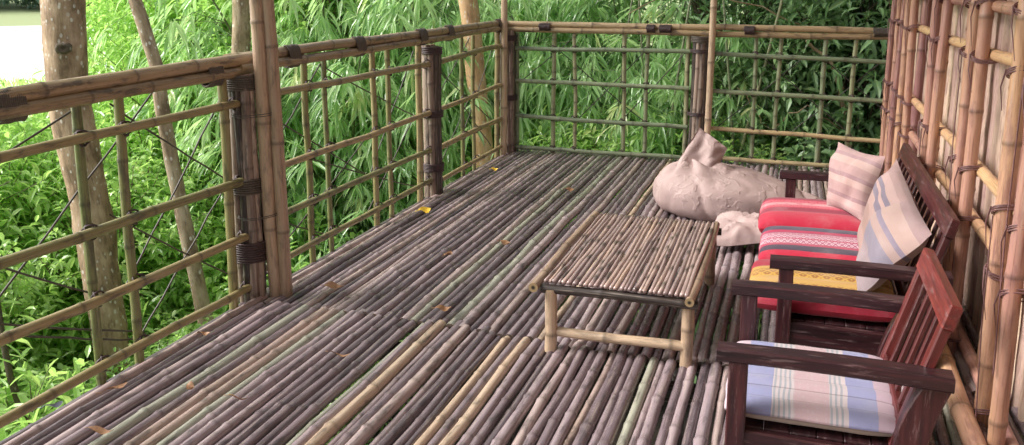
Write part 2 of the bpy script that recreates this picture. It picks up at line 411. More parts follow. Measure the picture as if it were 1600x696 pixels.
def shrub_mesh(seed, rx, rz, twigs, L, W, branches=26, per=(6, 10), droop=.3):
    random.seed(seed); lf = MB(); br = MB(); lobes = []
    for k in range(9):
        d = rdir(); d.z = abs(d.z)*.9-.1; lobes.append((V((d.x*rx*.6, d.y*rx*.6, rz*.5+d.z*rz*.5)), random.uniform(.35, .6)*rx))
    tops = []
    for k in range(twigs):
        c, r = random.choice(lobes); d = rdir()
        if d.z < -.2 and random.random() < .6: d.z *= -1
        p = c+V((d.x*r, d.y*r, d.z*r*.85))*random.uniform(.55, 1.08)
        if p.z < .05: p.z = random.uniform(.05, .4)
        tops.append(p)
        td = (d+V((0, 0, .35))+rv(.5)).normalized(); tl = random.uniform(.18, .38)*L/.12
        bt = random.gauss(.45, .2)
        nl = random.randint(*per); u, w_ = frame(td)
        for i in range(nl):
            t = (i+.6)/nl; a = i*2.4+random.uniform(-.4, .4)
            side = u*math.cos(a)+w_*math.sin(a)
            ld = td*(.35+.5*t)+side*.9+V((0, 0, -.15))
            nn = V((0, 0, 1))+rv(.55)
            leaf(lf, p+td*tl*t, ld, nn, L*random.uniform(.6, 1.2), W*random.uniform(.7, 1.15), droop*random.uniform(.2, 1.5), .2, min(1, max(0, bt+random.gauss(0, .12))))
        if k % 3 == 0: tube(br, [p-td*.12, p+td*tl*.5, p+td*tl], [.004, .003, .0015], 4, cap=False)
    for k in range(branches):
        p = random.choice(tops); b = V((random.uniform(-.12, .12), random.uniform(-.12, .12), 0))
        mid = b.lerp(p, .5)+rv(.1)+V((0, 0, .1))
        tube(br, [b, b.lerp(mid, .5)+rv(.04), mid, mid.lerp(p, .5)+rv(.05), p], [.016, .013, .011, .008, .004], 5, cap=False)
    return lf, br

def bamboo_mesh(seed, culms, hgt, spread, fans, L=.24, W=.027):
    random.seed(seed); lf = MB(); cms = []
    nodes = []
    for c in range(culms):
        cb = MB(); a = random.uniform(0, 6.28); rr = random.uniform(.05, .45)
        b = V((math.cos(a)*rr, math.sin(a)*rr, 0)); lean = random.uniform(.15, 1)*spread
        a2 = a+random.uniform(-.5, .5); hh = hgt*random.uniform(.7, 1.05); pts = []; rads = []; colr = []
        N = 26
        for i in range(N+1):
            s = i/N; o = lean*s**2.1
            p = b+V((math.cos(a2)*o, math.sin(a2)*o, hh*(s-.16*s**3)))
            pts.append(p); rads.append((.024*(1-s*.85)+.003)*(1.0+(.12 if i % 2 else 0))); colr.append((random.random()*.2+.4, 1 if i % 2 else 0, .5, 0))
            if s > .12: nodes.append((p, V((math.cos(a2), math.sin(a2), 0)), s))
        tube(cb, pts, rads, 6, cap=False, colf=lambda i: colr[i]); cms.append(cb)
    br = MB()
    for k in range(fans):
        p, o, s = random.choice(nodes)
        d = (V((random.gauss(0, 1), random.gauss(0, 1), random.uniform(-.1, .6)))+o*.6).normalized(); bl = random.uniform(.25, 1.0)
        q1 = p+d*bl*.55+V((0, 0, .04)); q2 = p+d*bl+V((0, 0, -.28*bl))
        if k % 2 == 0: tube(br, [p, q1, q2], [.005, .003, .0015], 4, cap=False)
        bt = random.gauss(.45, .22)
        for sub in range(random.choice((1, 2, 2))):
            base = q2 if sub == 0 else q1.lerp(q2, .4)
            dd = ((q2-q1).normalized()+V((0, 0, -.25))+rv(.35)).normalized(); u, w_ = frame(dd)
            for i in range(random.randint(5, 8)):
                an = random.uniform(-1.25, 1.25); sd = u if abs(u.z) < abs(w_.z) else w_
                ld = dd*math.cos(an)+sd*math.sin(an)+V((0, 0, -.16))+rv(.28)
                leaf(lf, base+rv(.035), ld, V((0, 0, 1))+rv(.6), L*random.uniform(.55, 1.2), W*random.uniform(.75, 1.2), random.uniform(.1, .55), .15, min(1, max(0, bt+random.gauss(0, .13))))
    return lf, br, cms

def inst(proto, loc, rz, sc, label, group, first):
    """the first use moves the built plant itself; later ones copy it and each of its parts"""
    if first: o = proto
    else:
        o = proto.copy(); COL.objects.link(o)
        for ch in list(proto.children):
            c = ch.copy(); COL.objects.link(c); c.parent = o
    o.location = loc; o.rotation_euler = (0, 0, rz); o.scale = (sc, sc, sc*random.uniform(.9, 1.12)); o['label'] = label
    if group: o['group'] = group
    return o

def make_shrub(name, cat, seed, lmat, bmat='twig', **kw):
    lf, br = shrub_mesh(seed, **kw); o = empty(name, (0, 0, 0), cat=cat)
    link('foliage', lf, M[lmat], o); link('branches', br, M[bmat], o); return o
def make_bamboo(seed, lmat='leaf_bamboo', **kw):
    lf, br, cms = bamboo_mesh(seed, **kw); o = empty('bamboo_clump', (0, 0, 0), cat='bamboo')
    link('foliage', lf, M[lmat], o); link('twigs', br, M['culm'], o)
    for c in cms: link('culm', c, M['culm'], o)
    return o
def polar(u, dist):
    """bearing given in degrees left of the depth axis"""
    a = R(u); return -math.sin(a)*dist, math.cos(a)*dist

# shrubs on the slope left of the deck
protos = [make_shrub('leafy_shrub', 'shrub', 11+k, 'leaf_bright', rx=1.15, rz=1.5, twigs=680, L=(.11, .09, .17)[k], W=(.044, .036, .042)[k], per=(7, 11)) for k in range(3)]
random.seed(5); used = [False]*3
def put_shrub(x, y, top, label, group, sc=None, k=None):
    k = random.randrange(3) if k is None else k; sc = sc or random.uniform(.85, 1.25)
    bb, dd = math.degrees(math.atan2(-x, y)), math.hypot(x, y)
    if 37 < bb < 50 and dd < 8.4: top = min(top, max(-1.9, 1.55-.43*dd)); sc = min(sc, .85)
    inst(protos[k], (x, y, top-1.75*sc), random.uniform(0, 6.28), sc, label, group, not used[k]); used[k] = True
NEARL = 'bright green leafy shrub growing just outside the left railing, below deck level'
for i, (x, y, top) in enumerate([(-3.9, 2.1, -1.0), (-4.1, 3.0, -1.15), (-3.9, 3.8, -1.2), (-5.1, 2.6, -.8), (-4.8, 4.3, -1.35), (-3.9, 4.9, -1.2), (-5.6, 3.5, -.9), (-6.4, 4.5, -.7), (-4.7, 5.5, -1.5), (-6.9, 3.6, -.5), (-4.1, 1.2, -.9), (-5.6, 1.6, -.6), (-5.3, 6.4, -1.6), (-6.5, 6.2, -1.3)]):
    put_shrub(x, y, top, NEARL, 'shrubs just outside the left railing')
random.seed(15)
for i in range(20):
    b = random.uniform(36, 64); d = random.uniform(4.6, 8.5); x, y = polar(b, d)
    if x > -3.5: x = -3.6
    put_shrub(x, y, random.uniform(-1.75, -1.3)-.05*max(0, d-6), NEARL, 'shrubs just outside the left railing', random.uniform(.7, .95))
for i in range(9):
    b = random.uniform(43, 54); d = random.uniform(8.5, 14); x, y = polar(b, d)
    put_shrub(x, y, 1.5-.19*d, NEARL, 'shrubs just outside the left railing', random.uniform(.9, 1.3))
MIDL = 'light green broadleaf shrub on the slope beyond the left railing, among the trunks'
for i in range(34):
    b = random.uniform(30, 51); d = random.uniform(8, 15); x, y = polar(b, d)
    top = 1.5-d*(.155 if b > 41 else .12 if b > 37 else random.uniform(-.03, .1))
    if 30 < b < 47 and d < 10.5: top = min(top, -1.25)
    put_shrub(x, y, top, MIDL, 'shrubs on the slope beyond the left railing', random.uniform(1.0, 1.5))
# taller small trees screening most of the lake
def trunk_tree(name, pts, rads, bark, label, cat='tree', crown=None, group=None, knots=(), base=None):
    o = empty(name, base or pts[0], label, cat, group)
    mb = MB(); P = [V(p) for p in pts]; out = []; rr = []
    for i in range(len(P)-1):
        for t in range(6):
            s = t/6; q = P[i].lerp(P[i+1], s); out.append(q+V((noise.noise(q*.9), noise.noise(q*.9+V((9, 0, 0))), 0))*rads[i]*.25)
            rr.append(rads[i]*(1-s)+rads[i+1]*s)
    out.append(P[-1]); rr.append(rads[-1])
    seg = 18; off = random.uniform(0, 30); b0 = len(mb.v)
    tube(mb, out, rr, seg, off=off, cap=False)
    for i in range(len(mb.v)):          # uneven, knotted surface
        p = V(mb.v[i]); ax = out[i//seg]; d = p-ax
        k = 1+.13*noise.noise(p*2.2)+.07*noise.noise(p*7)
        for kp, kr, ka in knots:
            k += ka*math.exp(-(p-V(kp)).length_squared/kr**2)
        mb.v[i] = tuple(ax+d*k)
    t_ = link('trunk', mb, M[bark], o)
    lb = MB(); top = P[-1]
    for k in range(5):
        a = k*1.26+random.random(); k_ = min(1.4, rads[-1]*22); q = top+V((math.cos(a)*k_, math.sin(a)*k_, k_*random.uniform(.6, 1.3)))
        tube(lb, [top-V((0, 0, .2)), top.lerp(q, .5)+V((0, 0, .18*k_)), q], [rads[-1]*.6, rads[-1]*.4, rads[-1]*.2], 8, cap=False)
    link('limbs', lb, M[bark], o)
    if crown:
        for ch in crown.children:
            if ch.name.startswith('foliage'):
                c = ch.copy(); COL.objects.link(c); c.name = 'crown'; c.parent = o
                c.location = top-o.location+V((0, 0, -.3)); c.scale = (1.9, 1.9, 1.5)
    return o
big = trunk_tree('leaning_tree', [(-5.02, 5.28, -2.75), (-5.18, 5.37, -1.66), (-5.24, 5.43, -1.3), (-5.4, 5.5, -.73), (-5.51, 5.57, -.21), (-5.6, 5.61, .16), (-5.7, 5.68, .62), (-5.79, 5.8, 1.35), (-5.95, 5.95, 3.0), (-6.0, 6.2, 5.5), (-6.1, 6.3, 7.0)],
    [.17, .132, .14, .152, .155, .155, .158, .165, .15, .13, .11], 'bark', 'thick tan tree trunk with a dark knot, leftmost trunk behind the railing', crown=protos[0], knots=[((-5.6, 5.5, 1.0), .09, .28), ((-5.62, 5.45, .5), .1, .12)])
kb = MB(); kc = V((-5.605, 5.565, .97)); kd = V((.69, -.71, .05)).normalized(); ku, kw = frame(kd)
kv = [kc+kd*.0]+[kc+kd*(.03-.034*abs(q-.7))+(ku*math.cos(a)*.055+kw*math.sin(a)*.038)*q*(1+.3*noise.noise(V((math.cos(a)*2, math.sin(a)*2, q)))) for q in (.35, .7, 1, 1.25) for a in [2*PI*i/14 for i in range(14)]]
kf = [(0, 1+i, 1+(i+1) % 14) for i in range(14)]+[(1+r*14+i, 1+(r+1)*14+i, 1+(r+1)*14+(i+1) % 14, 1+r*14+(i+1) % 14) for r in range(3) for i in range(14)]
kb.add(kv, kf); link('knot', kb, M['bark_dark'], big)
trunk_tree('leaning_tree', [(-4.54, 5.80, -2.36), (-4.74, 5.96, -1.38), (-4.96, 6.06, -0.54), (-5.00, 6.08, -0.40), (-5.19, 6.18, 0.39), (-5.28, 6.24, 0.79), (-5.49, 6.28, 1.34), (-5.80, 6.47, 2.76), (-5.96, 6.55, 5.70)],
    [.075, .066, .066, .064, .061, .059, .056, .05, .04], 'bark_pale', 'slim pale speckled trunk leaning left, second from the left edge', crown=protos[1])
trunk_tree('straight_tree', [(-5.04, 6.97, -2.62), (-5.19, 7.16, -1.41), (-5.26, 7.31, -0.59), (-5.34, 7.55, 0.71), (-5.38, 7.66, 1.32), (-5.46, 7.81, 2.76), (-5.46, 7.90, 5.70)],
    [.11, .091, .09, .091, .091, .085, .07], 'bark_pale', 'pale speckled trunk rising behind the tall double pole at left', crown=protos[2])
trunk_tree('straight_tree', [(-2.67, 7.74, -1.85), (-2.86, 7.92, -0.26), (-2.95, 8.02, 0.33), (-3.04, 8.10, 0.89), (-3.12, 8.16, 1.32), (-3.35, 8.26, 2.79), (-3.53, 8.34, 5.80)],
    [.115, .094, .094, .096, .093, .085, .07], 'bark_orange', 'smooth orange brown trunk behind the railing near the far corner', crown=protos[0])
trunk_tree('sapling', [(-4.35, 3.85, -2.5), (-4.5, 3.87, -1.19), (-4.6, 3.89, -.95), (-4.66, 3.92, -.72), (-4.75, 3.98, -.3), (-4.9, 4.1, .1)],
    [.03, .025, .022, .02, .014, .008], 'bark_dark', 'thin bare leaning sapling below the railing at lower left')

tall = [make_shrub('broadleaf_tree', 'tree', 31+k, 'leaf_bright', rx=1.7, rz=2.6, twigs=620, L=.16, W=.06, branches=40, per=(7, 11)) for k in range(2)]
random.seed(21)
for i, (b, d, sc, top) in enumerate([(34.5, 12.6, 1.0, 2.4), (37.6, 11.8, .8, 1.8), (30.6, 11.2, .9, 2.1), (38.6, 16, .75, 2.0), (36, 13, 1.1, 2.8), (33.5, 12.5, 1.1, 2.9), (32, 14.5, 1.35, 3.5), (40.5, 23, 1.0, 1.2), (35, 17, 1.1, 2.8), (37, 21, 1.3, 3.5), (33, 21, 1.7, 4.5), (41.6, 34, 1.0, .6), (30, 17, 1.4, 3.5)]):
    x, y = polar(b, d)
    inst(tall[i % 2], (x, y, top-2.9*sc), random.uniform(0, 6), sc, 'bright broadleaf tree between the trunks screening the pale lake', 'trees screening the lake', i < 2)
# bamboo thicket
bp = [make_bamboo(51+k, culms=(7, 6, 8)[k], hgt=(4.6, 4.2, 4.9)[k], spread=(1.0, 1.2, .9)[k], fans=600, L=.25, W=.034) for k in range(3)]
random.seed(33)
bl = [(29.5, 9.3), (26, 10), (22.5, 10.4), (19.5, 10.6), (17, 10.2), (31.5, 10.8), (25.5, 12), (21, 12.4), (14.5, 9.7), (12.5, 10.8), (11, 9.6), (8.5, 10.6), (6.8, 9.5), (4.8, 10.8), (16.5, 12.7), (11, 12.8), (2.9, 9.7), (28.5, 12.7)]
for i, (b, d) in enumerate(bl):
    x, y = polar(b, d)
    lab, grp = (('arching bamboo clump with long drooping leaves behind the left railing', 'bamboo clumps behind the left railing') if b > 18.5 else
                ('arching bamboo clump with glossy drooping leaves behind the far railing', 'bamboo clumps behind the far railing'))
    inst(bp[i % 3], (x, y, -2.5+random.uniform(-.2, .3)), random.uniform(0, 6.28), random.uniform(.92, 1.15), lab, grp, i < 3)
random.seed(34)
for b, d, top in [(12.5, 9.0, .1), (8.2, 8.9, -.5), (3.5, 9.0, .2), (-.5, 8.9, -.4), (-4.2, 9.0, -.3), (15.5, 9.2, -.3)]:
    x, y = polar(b, d)
    put_shrub(x, y, top, 'light green leafy shrub low behind the far railing', 'light shrubs behind the far railing', random.uniform(.85, 1.05))
for x, y, lx, ly, r in [(-1.55, 8.3, .55, .3, .016), (-.95, 8.5, .75, .2, .02), (-1.2, 8.6, -.3, .3, .015), (-.2, 8.5, -.5, .2, .016), (-1.95, 8.5, .35, .3, .013)]:
    mb = MB(); pole(mb, (x, y, gz(x, y)-.1), (x+lx*1.4, y+ly, 2.8), r, random.uniform(.2, .8), 8, .36, .05, taper=.4, cap=False)
    tag(link('leaning_bamboo', mb, M['green'], loc=(x, y, gz(x, y))), 'bare green bamboo stem leaning among the leaves behind the far railing', 'bamboo', 'leaning bamboo stems behind the far railing')
# darker thicket at the right behind the far railing
dk = [make_shrub('dark_shrub', 'shrub', 71+k, 'leaf_shaded', 'bark_dark', rx=1.25, rz=1.8, twigs=420, L=(.14, .18)[k], W=(.05, .06)[k], branches=45) for k in range(2)]
random.seed(44)
for i, (b, d, top) in enumerate([(4, 10.5, 2.6), (1.5, 10, .9), (-1, 9.8, 1.8), (-3.5, 10.2, 1.2), (-6, 9.6, 2.2), (-2, 11.5, 3.2), (-8, 11, 2.8), (2, 12, 3), (-4.5, 12.5, 3.4), (6, 12.2, 3), (9, 14, 3.5), (14, 14.5, 3.6), (-6, 9.2, .3), (1, 9.3, -.2), (-2.5, 9.1, 0), (20, 15, 3.2), (26, 15.5, 3.2)]):
    x, y = polar(b, d); sc = random.uniform(1.0, 1.35)
    inst(dk[i % 2], (x, y, top-2.1*sc), random.uniform(0, 6.28), sc, 'dark green shaded shrub in the thicket behind the far railing', 'dark shrubs behind the far railing', i < 2)
# bare branches in the thicket
random.seed(9)
for k, (pts, lab) in enumerate([([(-1.6, 8.6, 1.2), (-1.1, 8.7, 1.45), (-.5, 8.9, 1.3), (.2, 9.1, 1.0), (.6, 9.2, .2), (.8, 9.2, -2)], 'thin pale branch arching above the far railing left of its middle'),
        ([(.1, 8.6, .95), (.35, 8.7, .7), (.5, 8.8, .2), (.55, 8.8, -.4), (.6, 8.9, -2.2)], 'grey brown leaning stem behind the right end of the far railing'),
        ([(-.5, 8.5, .5), (-.2, 8.6, .1), (.1, 8.6, .35), (.5, 8.7, .1), (.7, 8.8, -2)], 'thin curling bare vine behind the right half of far railing')]):
    mb = MB(); P = [V(p) for p in pts]; q = []
    for i in range(len(P)-1):
        for t in range(5): q.append(P[i].lerp(P[i+1], t/5)+rv(.025))
    q.append(P[-1]); r0 = (.012, .035, .009)[k]
    tube(mb, q, [r0*(.4+.6*i/len(q)) for i in range(len(q))], 7)
    tag(link('bare_branch', mb, M['bark'], loc=pts[-1]), lab, 'branch')
# far shore: reeds and woods
random.seed(3)
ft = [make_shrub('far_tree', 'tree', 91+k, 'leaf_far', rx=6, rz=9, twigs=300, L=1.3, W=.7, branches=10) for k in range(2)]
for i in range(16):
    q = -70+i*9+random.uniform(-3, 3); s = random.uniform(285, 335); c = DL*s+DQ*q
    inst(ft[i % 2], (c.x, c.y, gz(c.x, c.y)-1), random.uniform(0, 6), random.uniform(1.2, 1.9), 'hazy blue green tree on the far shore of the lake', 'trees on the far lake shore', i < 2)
mb = MB()
for i in range(2600):
    q = random.uniform(-40, 20); s = random.uniform(96, 106); c = DL*s+DQ*q; p = V((c.x, c.y, LAKEZ-.2))
    leaf(mb, p, V((random.gauss(0, .2), random.gauss(0, .2), 1)), V((random.gauss(0, 1), random.gauss(0, 1), 0)), random.uniform(.8, 1.6), .12, .05, .1, random.random())
tag(link('reeds', mb, M['leaf_bright']), kind='stuff')

# ------------------------------------------------------------------ deck
random.seed(101)
XL, XR, YN, YS, YF = -2.405, .84, -.6, 3.36, 7.42
deck = empty('deck_floor', (-.8, 3.4, 0), kind='structure')
def floor_tone(x):
    q = random.random()
    if q < .82: return random.uniform(.03, .66)
    if q < .95: return random.uniform(.6, .74)
    if q < .975: return random.uniform(.78, .86)
    return random.uniform(.91, .96)
mb = MB(); x = XL
while x < XR:
    r = random.choice((.014, .017, .019, .02, .022, .024)); x += r
    ys = YS+.03*math.sin(x*3)+.05*max(0, -x-1.6)+random.uniform(-.035, .035)
    t = floor_tone(x)
    if abs(x+1.04) < .02 or abs(x+1.115) < .02 or abs(x+1.45) < .02: t = .97
    if abs(x+2.1) < .03 or abs(x+1.93) < .028: t = .87
    pole(mb, (x, YN, r-.028), (x+random.uniform(-.005, .005), ys, r-.026), r, t, 10, .36, .007, kink=.003, swell=1.05)
    x += r+random.uniform(.001, .006)
link('near_floor_poles', mb, M['floor'], deck)
mb = MB(); x = XL
while x < XR:
    r = random.choice((.017, .02, .021, .023, .025)); x += r
    ys = YS+.03*math.sin(x*3)+.05*max(0, -x-1.6)+random.uniform(.0, .02)
    t = floor_tone(x)
    if abs(x+.98) < .022: t = .98
    pole(mb, (x, ys-.03, r-.032), (x+random.uniform(-.005, .005), YF+random.uniform(-.05, .05), r-.028), r, t, 10, .36, .007, kink=.003, swell=1.05)
    x += r+random.uniform(.001, .006)
link('far_floor_poles', mb, M['floor'], deck)
for y in (-.4, .5, 1.4, 2.3, 3.2, 3.5, 4.3, 5.1, 5.9, 6.7, 7.2):
    mb = MB(); pole(mb, (XL-.08, y, -.075), (XR+.1, y, -.075), .042, random.random()*.3, 10, .4); link('joist', mb, M['floor'], deck)
for x in (-2.3, -.8, .7):
    for y in (.2, 3.4, 7.0):
        mb = MB(); pole(mb, (x, y, gz(x, y)-.4), (x, y, -.12), .07, .3, 12, .4); link('stilt', mb, M['post'], deck)
# dark edge pole lying along the left rim
mb = MB(); pole(mb, (XL-.035, YN, -.035), (XL-.03, YF, -.035), .03, .02, 10, .4); link('rim_pole', mb, M['floor'], deck)

# ------------------------------------------------------------------ railings
lash_me = None
def lashing(loc, parent, axis='y', s=1.0):
    """a cord knot where two poles cross"""
    global lash_me
    if lash_me is None:
        mb = MB()
        for q, t in ((-.5, .0035), (-.35, .0035), (.45, .0035), (.6, .003)):
            n_ = V((q, 1, q*.9)).normalized(); u, w_ = frame(n_)
            tube(mb, [(u*math.cos(a)*.031+w_*math.sin(a)*.031) for a in [2*PI*i/14 for i in range(15)]], t, 5, cap=False)
        o = link('lashing', mb, M['cord'], parent=None); lash_me = o.data; bpy.data.objects.remove(o)
    o = bpy.data.objects.new('lashing', lash_me); COL.objects.link(o); o.parent = parent
    o.location = V(loc)-ORG[parent.name]; o.rotation_euler = (random.uniform(-.3, .3), random.uniform(-.3, .3), (PI/2 if axis == 'x' else 0)+random.uniform(-.3, .3)); o.scale = (s, s, s)
def rail_part(root, name, p0, p1, r, mat, tone=None, **kw):
    mb = MB(); pole(mb, p0, p1, r, tone, **kw); return link(name, mb, M[mat], root)
def post_bundle(root, c, z1, rad, bands, n=9, tilt=0):
    mb = MB(); cx, cy = c
    for k in range(n):
        a = 2*PI*k/n; rr = rad*.68; q = random.uniform(.014, .02)*rad/.06
        pole(mb, (cx+math.cos(a)*rr, cy+math.sin(a)*rr, -.02), (cx+math.cos(a)*rr+tilt+random.uniform(-.006, .006), cy+math.sin(a)*rr, z1+random.uniform(-.015, .01)), q*1.15, random.choice((.1, .2, .35, .5, .8, .95)), 8, .35, .004)
    pole(mb, (cx, cy, 0), (cx+tilt, cy, z1-.02), rad*.45, .1, 8)
    p = link('post', mb, M['post'], root)
    for z, h, turns, mt in bands:
        b = MB(); ring_coil(b, (cx+tilt*z/z1, cy, z), (0, 0, 1), rad*1.12, rad*1.12, turns, h, h/turns*.55)
        link('binding', b, M[mt], p)
    return p
def sleeve(root, p, axis, L, ra, rb, mt='tape'):
    b = MB(); n = max(5, int(L/.0075)); ring_coil(b, p, axis, ra, rb, n, L, L/n*.6); return link('binding', b, M[mt], root)
def wire(root, p0, p1):
    mb = MB(); p0, p1 = V(p0), V(p1); pts = [p0.lerp(p1, t/8)+V((0, 0, -.006*math.sin(PI*t/8)))+rv(.003) for t in range(9)]
    tube(mb, pts, .0042, 5, cap=False); return link('brace_cord', mb, M['wire'], root)

random.seed(202)
XRL = -2.44
lr = empty('deck_railing', (XRL, 3.4, 0), 'long bamboo railing with tied crossbars along the left side of the deck', 'railing')
hand = MB(); pole(hand, (XRL, .4, 1.105), (XRL+.01, 3.55, 1.148), .029, .55, 12, .4, .006); h1 = link('handrail', hand, M['hand'], lr)
hand = MB(); pole(hand, (XRL+.02, .4, 1.062), (XRL+.015, 3.5, 1.094), .025, .3, 12, .38, .006); h2 = link('handrail', hand, M['hand'], lr)
hand = MB(); pole(hand, (XRL-.01, 3.35, 1.152), (XRL, 7.3, 1.15), .027, .5, 12, .4, .008); h3 = link('handrail', hand, M['hand'], lr)
hand = MB(); pole(hand, (XRL+.02, 3.4, 1.105), (XRL+.012, 7.28, 1.105), .024, .35, 12, .36, .008); h4 = link('handrail', hand, M['hand'], lr)
for y, hp, L in ((2.17, h1, .1), (3.22, h1, .1), (3.86, h3, .1), (4.57, h3, .11), (5.47, h3, .12), (5.97, h3, .1), (7.1, h3, .1)):
    sleeve(hp, (XRL+.006, y, 1.103 if y < 3.3 else 1.128), (0, 1, 0), L, .029, .055)
p1 = post_bundle(lr, (-2.44, 3.42), 1.075, .07, [(1.045, .07, 7, 'tape'), (.56, .075, 7, 'tape'), (.24, .1, 9, 'cord')], 10)
p2 = post_bundle(lr, (-2.425, 5.62), 1.06, .068, [(1.03, .05, 4, 'cord'), (.585, .05, 5, 'cord'), (.2, .06, 6, 'cord')], 10)
p3 = post_bundle(lr, (-2.4, 7.25), 1.08, .075, [(1.02, .05, 5, 'cord'), (.5, .05, 5, 'cord')], 10)
bays = [(.5, 3.4, [(.93, .952), (.61, .588), (.365, .32), (.095, .07)], [(-.1 + .9), 1.15, 2.46, 2.675]),
        (3.5, 5.58, [(.966, .937), (.593, .593), (.35, .333), (.117, .112)], [4.01, 4.215, 4.77, 4.985]),
        (5.68, 7.22, [(.938, .96), (.596, .62), (.32, .326), (.08, .084)], [6.275, 6.525])]
for y0, y1, zs, ys in bays:
    for za, zb in zs:
        rl = rail_part(lr, 'rail', (XRL+.025, y0, za), (XRL+.025, y1, zb), random.uniform(.017, .021), 'rail', random.uniform(.25, .8), node=.36, bend=.008)
        for yb in ys:
            t = (yb-y0)/(y1-y0); lashing((XRL+.006, yb, za+(zb-za)*t), rl, 'x')
        for ye in (y0, y1):
            if ye > 1: lashing((XRL+.01, ye-.03 if ye == y1 else ye+.02, za if ye == y0 else zb), rl, 'x', 1.1)
    for yb in ys:
        rail_part(lr, 'baluster', (XRL-.012, yb+random.uniform(-.01, .01), -.05), (XRL-.012, yb+random.uniform(-.012, .012), 1.08), random.uniform(.015, .019), 'rail', random.uniform(0, .5), node=.33)
for y, tn_ in ((3.3, .35), (5.45, .6), (7.09, .5)):
    rail_part(lr, 'baluster', (XRL-.005, y-.02, -.05), (XRL-.005, y, 1.08), .022, 'rail', tn_)
XW = XRL-.03
for a, b in [((1.5, .95), (2.5, .33)), ((1.7, .2), (2.9, 1.07)), ((2.1, .33), (2.75, .05)), ((2.65, 1.04), (3.36, .58)), ((2.65, .32), (3.34, 1.0)), ((2.6, .62), (3.34, .12)), ((2.68, .07), (3.34, .6)), ((1.6, .6), (2.66, .12)), ((1.2, .62), (2.46, 1.04)),
             ((3.6, .6), (4.2, 1.06)), ((3.6, .9), (4.7, .33)), ((4.2, 1.05), (5.4, .6)), ((4.75, .34), (5.42, 1.04)), ((3.6, .1), (4.8, .6)), ((4.0, .58), (5.4, .1)), ((4.7, .1), (5.42, .6)), ((3.6, .36), (4.2, .09)),
             ((5.72, .62), (6.5, 1.06)), ((5.72, .93), (7.0, .33)), ((6.3, .3), (7.05, .95)), ((5.75, .1), (6.5, .6)), ((6.25, .6), (7.0, .1))]:
    wire(lr, (XW, *a), (XW, *b))

YFR = 7.3
fr = empty('deck_railing', (-.8, YFR, 0), 'bamboo railing of green crossbars across the far end of the deck', 'railing')
h = MB(); pole(h, (-2.42, YFR, 1.135), (.7, YFR+.01, 1.128), .026, .8, 12, .42, .007); h5 = link('handrail', h, M['hand'], fr)
h = MB(); pole(h, (-2.42, YFR-.02, 1.09), (.7, YFR-.015, 1.082), .024, .6, 12, .38, .007); h6 = link('handrail', h, M['hand'], fr)
for x, L in ((-2.07, .1), (-1.16, .07), (-1.04, .1), (-.37, .08), (.63, .16)):
    sleeve(h5, (x, YFR-.006, 1.112), (1, 0, 0), L, .053, .033, 'tape' if x > .5 else 'cord')
post_bundle(fr, (-.755, YFR), 1.06, .075, [(1.035, .05, 4, 'tape'), (.94, .03, 3, 'cord'), (.42, .03, 3, 'cord')], 10, .01)
for x0, x1, zs, xs in [(-2.35, -.83, [(.926, .936, .1), (.648, .63, .3), (.335, .305, .12), (.052, .04, .2)], [-2.0, -1.81, -1.385, -1.19]),
                       (-.68, .7, [(.925, .888, .1), (.62, .586, .25), (.305, .272, .9), (.062, .045, .85)], [-.315, -.13, .218, .432])]:
    for za, zb, tn_ in zs:
        rl = rail_part(fr, 'rail', (x0, YFR-.025, za), (x1, YFR-.025, zb), .0185, 'green', tn_, node=.33, bend=.008)
        for xb in xs: lashing((xb, YFR-.008, za+(zb-za)*(xb-x0)/(x1-x0)), rl)
    for xb in xs:
        rail_part(fr, 'baluster', (xb+random.uniform(-.015, .015), YFR+.012, -.05), (xb+random.uniform(-.01, .01), YFR+.012, 1.085), random.uniform(.0165, .02), 'green', random.uniform(.2, .75), node=.33)
for x, tn_ in ((-2.335, .1), (-.852, .65)):
    rail_part(fr, 'baluster', (x, YFR+.005, -.05), (x, YFR+.005, 1.06), .02, 'green', tn_)
for a, b in [((-2.3, .64), (-1.8, 1.05)), ((-2.0, .94), (-1.2, .32)), ((-1.4, .32), (-.86, .94)), ((-1.8, .3), (-1.2, .94)), ((-.6, .3), (.05, .9)), ((-.3, .93), (.45, .3)), ((0, .3), (.68, .93)), ((.2, .9), (.69, .5))]:
    wire(fr, (a[0], YFR+.04, a[1]), (b[0], YFR+.04, b[1]))

# tall poles that carry the roof
def tall_pole(label, poles):
    p0 = poles[0][0]; o = empty('roof_pole', (p0[0], p0[1], 0), label, 'pole'); mb_ = None
    for a, b, r, t in poles: rail_part(o, 'pole', a, b, r, 'tan', t, node=.5, bend=.012, seg=14)
    return o
t1 = tall_pole('tall pair of tan bamboo poles rising past the left railing', [((-2.335, 3.47, -.02), (-2.345, 3.43, 2.75), .031, .4), ((-2.288, 3.493, -.02), (-2.305, 3.452, 2.75), .03, .2)])
b = MB(); ring_coil(b, (-2.38, 3.45, .9), (0, 0, 1), .14, .085, 2, .02, .002); link('tie_wire', b, M['wire'], t1)
b = MB(); ring_coil(b, (-2.38, 3.45, .42), (0, 0, 1), .14, .085, 2, .016, .002); link('tie_wire', b, M['wire'], t1)
tall_pole('tall thin bamboo pole in the far left corner of the deck', [((-2.40, 7.12, -.02), (-2.36, 7.1, 2.9), .028, .6)])
tall_pole('tall thin bamboo pole beside the post in the far railing', [((-.665, 7.22, -.02), (-.63, 7.22, 2.95), .027, .75)])

